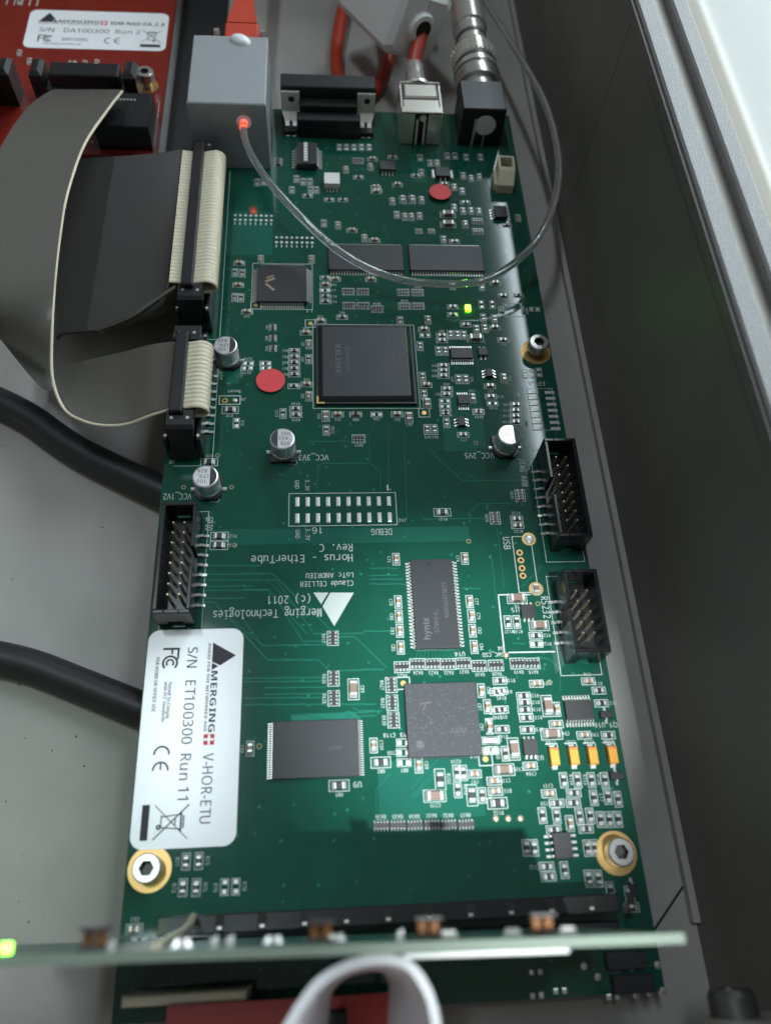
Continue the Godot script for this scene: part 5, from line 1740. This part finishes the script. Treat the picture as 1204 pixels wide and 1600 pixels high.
func build_cables() -> void:
	for q: Array in [[Vector3(-107.59, -9.5, -43.47), Vector3(-92.72, -9.5, -35.43), Vector3(-75.8, -9, -22.84), Vector3(-46.11, -7.5, -6.35), 4.2, "thick black cable running under the board, farther one"], [Vector3(-95.41, -9.6, 30.61), Vector3(-81.93, -9.6, 33.73), Vector3(-68.14, -9.4, 39.3), Vector3(-42.58, -8.2, 50.27), 4.0, "thick black cable running under the board beside the white sticker"]]:
		begin()
		tube(spline([q[0], q[1], q[2], q[3]], 8), q[4], 16)
		tag(put(commit(M.black_cable), "power_cable", self), q[5], "cable", "thick black cables on the case floor")
	# the clear light tube
	begin()
	tube(spline([Vector3(-34.82, 16.6, -120.25), Vector3(-33.87, 16.4, -114.08), Vector3(-30.7, 16, -105.67), Vector3(-23.26, 14.5, -93.99), Vector3(-8.93, 11, -78.54), Vector3(5.38, 8, -71.12), Vector3(19.9, 7, -68.94), Vector3(34.39, 8.5, -69.41), Vector3(46.89, 13, -76.86), Vector3(53.44, 18, -87.46), Vector3(57.41, 20, -105.04), Vector3(57.75, 18, -133.76), Vector3(53.55, 12, -172.11), Vector3(45.83, 6, -217.87)], 10), 1.05, 14)
	tag(put(commit(M.clear_tube), "clear_tube", self), "clear plastic tube arching over the board from the metal block", "tube")
	# red network plug and cable at the metal block
	var r := node("red_cable", self)
	tag(r, "red cable with a red boot entering the top of the metal block", "cable")
	begin()
	slab(-41.6, -31.0, 15.0, 21.5, -163.5, -155.2, 0.6)
	loft([[Vector3(-41.0, 14.5, -163.5), Vector3(-31.6, 14.5, -163.5), Vector3(-31.6, 21.5, -163.5), Vector3(-41.0, 21.5, -163.5)], [Vector3(-38.9, 16.0, -178), Vector3(-33.3, 16.0, -178), Vector3(-33.3, 21.0, -178), Vector3(-38.9, 21.0, -178)]])
	put(commit(M.red_cable), "boot", r)
	begin()
	tube(spline([Vector3(-36.1, 18.5, -176), Vector3(-36, 18.5, -200), Vector3(-34, 16, -256)], 5), 2.4, 12)
	put(commit(M.red_cable), "cable", r)
	begin()
	tube(spline([Vector3(-43.8, 18, -157), Vector3(-43.8, 22.6, -157.6)], 2), 0.9, 8)
	tube(spline([Vector3(-29.6, 18, -157), Vector3(-29.6, 22.6, -157.6)], 2), 0.9, 8)
	put(commit(M.tin), "spring_clips", r)
	begin()
	T = Transform3D(Basis(Vector3.UP, -0.5).scaled(Vector3(1, 0.5, 1)), Vector3(-36.2, 22.2, -152.6))
	loft([circle(3.0, 0, 14), circle(2.9, 1.2, 14), circle(2.2, 2.6, 14), circle(0.9, 3.3, 14)].map(func(g: Array) -> Array: return g.map(func(v: Vector3) -> Vector3: return v * Vector3(1.15, 1, 0.72))), true, true)
	tag(put(commit(M.glue), "glue_blob", self), "white blob of glue on the metal block's top edge", "glue")
	# red cable with the clamp-on ferrite and the metal socket's plug
	var f := node("red_cable", self)
	tag(f, "red cable that loops behind the sockets into the grey clamp", "cable")
	begin()
	tube(spline([Vector3(19.6, 7.0, -165), Vector3(20.6, 9.5, -169.5), Vector3(22.4, 12.2, -175)], 6), 2.4, 12)
	tube(spline([Vector3(26, 12, -206), Vector3(24, 4, -222), Vector3(16, -4, -216), Vector3(14, -9, -196), Vector3(9.5, -9.5, -180), Vector3(0, -9.5, -170), Vector3(-5.5, -9, -186), Vector3(-4.0, -8, -212), Vector3(3, -8, -256)], 8), 2.5, 12)
	put(commit(M.red_cable), "cable", f)
	begin()
	T = Transform3D(Basis(Vector3.RIGHT, -PI / 2), Vector3(20.0, 7.0, -150.6))
	lathe([Vector2(5.6, 0), Vector2(5.9, 1.0), Vector2(5.2, 2.6), Vector2(3.6, 5.0), Vector2(3.2, 9.0), Vector2(3.0, 15.5), Vector2(2.4, 16.0)], 20, Vector3.ZERO, false)
	put(commit(M.nickel), "plug_boot", f)
	var k := node("ferrite_clamp", self)
	tag(k, "pale grey clamp-on ferrite round the red cable", "ferrite clamp")
	var turn := Basis(Vector3.UP, deg_to_rad(27)) * Basis(Vector3.RIGHT, deg_to_rad(-4)) * Basis(Vector3.BACK, deg_to_rad(-24))
	var heart := Vector3(13.6, 13.5, -191.5)
	for s: float in [-1.0, 1.0]:
		begin()
		T = Transform3D(turn, heart)
		var rings := []
		for v: Array in [[-19.0, 9.0], [-17.5, 10.6], [16.5, 10.6], [18.5, 8.6]]:
			var g := []
			for e: Array in [[0.02, -1.0], [0.02, 1.0], [0.82, 1.0], [1.0, 0.8], [1.0, -0.8], [0.82, -1.0]]:
				g.append(Vector3(s * e[0] * v[1], e[1] * v[1], v[0]))
			rings.append(g)
		loft(rings)
		put(commit(M.ferrite_plastic), "half_shell", k)
	begin()
	T = Transform3D(turn, heart)
	slab(-3.2, 3.2, 10.5, 11.5, -4.5, 4.0, 0.3)
	put(commit(M.ferrite_plastic), "catch", k)
	begin()
	T = Transform3D(turn * Basis(Vector3.RIGHT, PI / 2), heart)
	lathe([Vector2(5.2, 18.4), Vector2(4.4, 20.2), Vector2(3.0, 20.4)], 24, Vector3.ZERO, false)
	put(commit(M.ferrite_plastic), "cable_collar", k)
	begin()
	T = Transform3D(turn * Basis(Vector3.RIGHT, PI / 2), heart)
	lathe([Vector2(3.1, 20.2), Vector2(0.0, 20.2)], 20, Vector3.ZERO, false)
	put(commit(M.hole), "cable_hole", k)
	# bayonet coaxial plug
	var b := node("coaxial_plug", self)
	tag(b, "shiny bayonet coaxial plug in the black socket block", "plug")
	begin()
	T = Transform3D(Basis(Vector3.RIGHT, -PI / 2 + 0.04) , Vector3(40.6, 7.4, -150.3))
	lathe([Vector2(5.9, 0), Vector2(5.9, 3.6), Vector2(5.2, 3.6)], 28, Vector3.ZERO, false)
	put(commit(M.tin), "socket_collar", b)
	begin()
	T = Transform3D(Basis(Vector3.RIGHT, -PI / 2 + 0.04), Vector3(40.6, 7.4, -150.3))
	lathe([Vector2(5.3, 3.6), Vector2(7.3, 3.8), Vector2(7.4, 8.0), Vector2(6.6, 8.2)], 28, Vector3.ZERO, false)
	put(commit(M.steel), "dark_ring", b)
	begin()
	T = Transform3D(Basis(Vector3.RIGHT, -PI / 2 + 0.04), Vector3(40.6, 7.4, -150.3))
	var prof := [Vector2(6.6, 8.2), Vector2(7.4, 8.6), Vector2(7.5, 12.0), Vector2(6.9, 12.6), Vector2(6.9, 14.6), Vector2(7.3, 15.0), Vector2(7.3, 21.0), Vector2(6.2, 23.0), Vector2(5.2, 24.5), Vector2(5.2, 34.0), Vector2(5.9, 34.3), Vector2(5.9, 46.0), Vector2(4.5, 47.0), Vector2(4.5, 70.0)]
	lathe(prof, 32, Vector3.ZERO, false)
	put(commit(M.nickel), "barrel", b)
	for q: Array in [[7.0, 12.5, 14.7], [7.55, 8.9, 9.9], [5.3, 27.0, 29.0]]:
		begin()
		T = Transform3D(Basis(Vector3.RIGHT, -PI / 2 + 0.04), Vector3(40.6, 7.4, -150.3))
		lathe([Vector2(q[0] - 0.3, q[1]), Vector2(q[0], q[1] + 0.1), Vector2(q[0], q[2] - 0.1), Vector2(q[0] - 0.3, q[2])], 32, Vector3.ZERO, false)
		put(commit(M.dark_steel), "dark_band", b)
	begin()
	for j in 30:
		T = Transform3D(Basis(Vector3.RIGHT, -PI / 2 + 0.04), Vector3(40.6, 7.4, -150.3)) * Transform3D(Basis(Vector3.UP, TAU * j / 30), Vector3.ZERO)
		slab(7.1, 7.6, 15.4, 20.6, -0.3, 0.3)
	stuff(put(commit(M.nickel), "knurling", b))
	begin()
	tube(spline([Vector3(41.0, 10.0, -219), Vector3(41.5, 12, -240), Vector3(42, 12, -257)], 4), 3.0, 12)
	put(commit(M.black_cable), "cable", b)


# ---------------------------------------------------------------- the upright board in its slot, and what lies in front of it

func build_riser() -> void:
	var s := node("board_slot", board, Vector3(-0.3, 0, 89.4))
	tag(s, "long black slot across the near end of the board")
	begin()
	slab(-43.6, 43.6, 0.2, 8.6, -1.7, 1.6, 0.25)
	slab(-43.6, 43.6, 0.2, 6.6, 3.0, 6.0, 0.25)
	put(commit(M.shroud_plastic), "housing", s)
	begin()
	for k in 11:
		slab(-33.0 + 7.8 * k, -31.4 + 7.8 * k, 8.58, 8.66, -1.4, 1.3)
	stuff(put(commit(M.hole), "notches", s))
	begin()
	for k in 11:
		slab(-32.6 + 7.8 * k, -31.8 + 7.8 * k, 8.67, 8.75, 0.4, 0.9)
	stuff(put(commit(M.tin), "contacts", s))

	var r := node("riser_board", self, Vector3(-20, 0, 92.6), -1.1)
	tag(r, "upright circuit board seen edge-on across the near end", "circuit board")
	begin()
	slab(-50, 53.8, 3.0, 60.0, -0.6, 0.6)
	put(commit(M.riser_mask), "laminate", r)
	begin()
	slab(-50, 53.8, 60.0, 60.06, -0.6, 0.6)
	slab(-50, 53.8, 59.0, 60.0, -0.63, -0.602)
	put(commit(M.riser_edge), "bare_edge", r)
	begin()
	slab(17.0, 38.5, 57.4, 59.5, 0.62, 1.25, 0.15)
	put(commit(M.ferrite_plastic), "flat_connector", r)
	begin()
	for k in 30:
		slab(17.4 + 0.7 * k, 17.75 + 0.7 * k, 59.3, 59.7, 0.75, 1.1)
	stuff(put(commit(M.tin), "contacts", r))
	# parts that stand out from its far face near the top
	for q: Array in [[-22.69, 56], [6.41, 56], [20.7, 56], [36.08, 56]]:
		var c := node("coil", r, Vector3(q[0], q[1], -0.82))
		begin()
		slab(-1.7, 1.7, -1.6, 1.6, -2.6, -2.2)
		slab(-1.7, 1.7, -1.6, 1.6, -0.4, 0.0)
		put(commit(M.resistor_black), "core", c)
		begin()
		for k: float in [-1.0, 1.0]:
			for j in 3:
				T = Transform3D(Basis(Vector3.BACK, PI / 2), Vector3(k * 0.8, 0, -0.7 - 0.55 * j))
				lathe([Vector2(0.2, -0.7), Vector2(0.55, -0.5), Vector2(0.55, 0.5), Vector2(0.2, 0.7)], 10)
		put(commit(M.coil_wire), "winding", c)
	var chipcap := chip_mesh(1.7, 0.9, 0.9, 0.4, M.ceramic_white, M.tin)
	for q: Array in [[39.2, 57, 0], [23.25, 57, 0], [8.5, 56, 0], [17.36, 56, 90], [-6.88, 56, 90], [-4.82, 56, 90], [0.31, 56, 0], [32, 56, 0], [-11.06, 58, 0], [-19.46, 58, 90]]:
		var o := put(chipcap, "chip_part", r, Vector3(q[0], q[1], -0.82))
		o.rotation_degrees = Vector3(-90, 0, q[2])
	begin()
	slab(-0.5, 0.5, -0.5, 0.5, -1.0, 0.2)
	var g := put(commit(M.green_glow), "green_led", r, Vector3(-32.58, 58.8, -1.0))
	tag(g, "lit green indicator light at the riser's left end")
	led_light(Vector3(-52.58, 58.0, 90.2), Color(0.5, 1.0, 0.05), 0.0008, Vector3(-0.96, -0.2, -0.1))
	begin()
	tube(spline([Vector3(-17.4, 9, -4.35), Vector3(-17.19, 18, -2.4), Vector3(-16.54, 38, -1.17), Vector3(-14.77, 55, -0.78)], 6), 0.7, 8)
	put(commit(M.pin_gold), "bent_wire", r).position = Vector3.ZERO
	# in front of it: another red board with an ivory connector
	var d := node("red_circuit_board", self)
	tag(d, "red circuit board at the bottom of the photo behind the looped ribbon", "circuit board")
	begin()
	slab(-40.5, 2.0, 10.0, 11.6, 101.6, 150)
	put(commit(M.lit_red_mask), "laminate", d)
	begin()
	slab(-17, -9.5, 11.6, 15, 103.5, 110, 0.3)
	put(commit(M.black_plastic), "socket_block", d)
	begin()
	slab(-48.5, -27.0, 1.0, 11.0, 99.7, 101.5, 0.4)
	put(commit(M.cream), "ivory_connector", d)
	begin()
	slab(-30, -27.5, -1, 10, 105, 108)
	slab(-5, -2.5, -1, 10, 105, 108)
	put(commit(M.steel), "spacer", d)
	# lower strip of the main board, in front of the riser
	var pads := pad_pair_mesh()
	for q: Array in [[27.46, 100.55], [27.15, 104.48], [31.74, 103.96], [41.96, 105.44]]:
		put(pads, "pad_pair", board, Vector3(q[0], 0, q[1]))
	begin()
	slab(-4.0, 4.0, 0.1, 1.3, -1.6, 1.6, 0.15)
	var relay := commit(M.resistor_black)
	for q: Array in [[45.38, 99.42], [46, 103.43]]:
		put(relay, "flat_module", board, Vector3(q[0], 0, q[1]))
	begin()
	lathe([Vector2(0.7, 0.02), Vector2(0.6, 0.12), Vector2(0.0, 0.2)], 20, Vector3.ZERO, false)
	var land := commit(M.tin)
	for q: Array in [[37.07, 100.07], [39.5, 101.98], [46.53, 100.74], [49.16, 100.59], [51.77, 100.61], [46.56, 105.3], [49.26, 105.13], [51.91, 105]]:
		put(land, "test_point", board, Vector3(q[0], 0, q[1]))
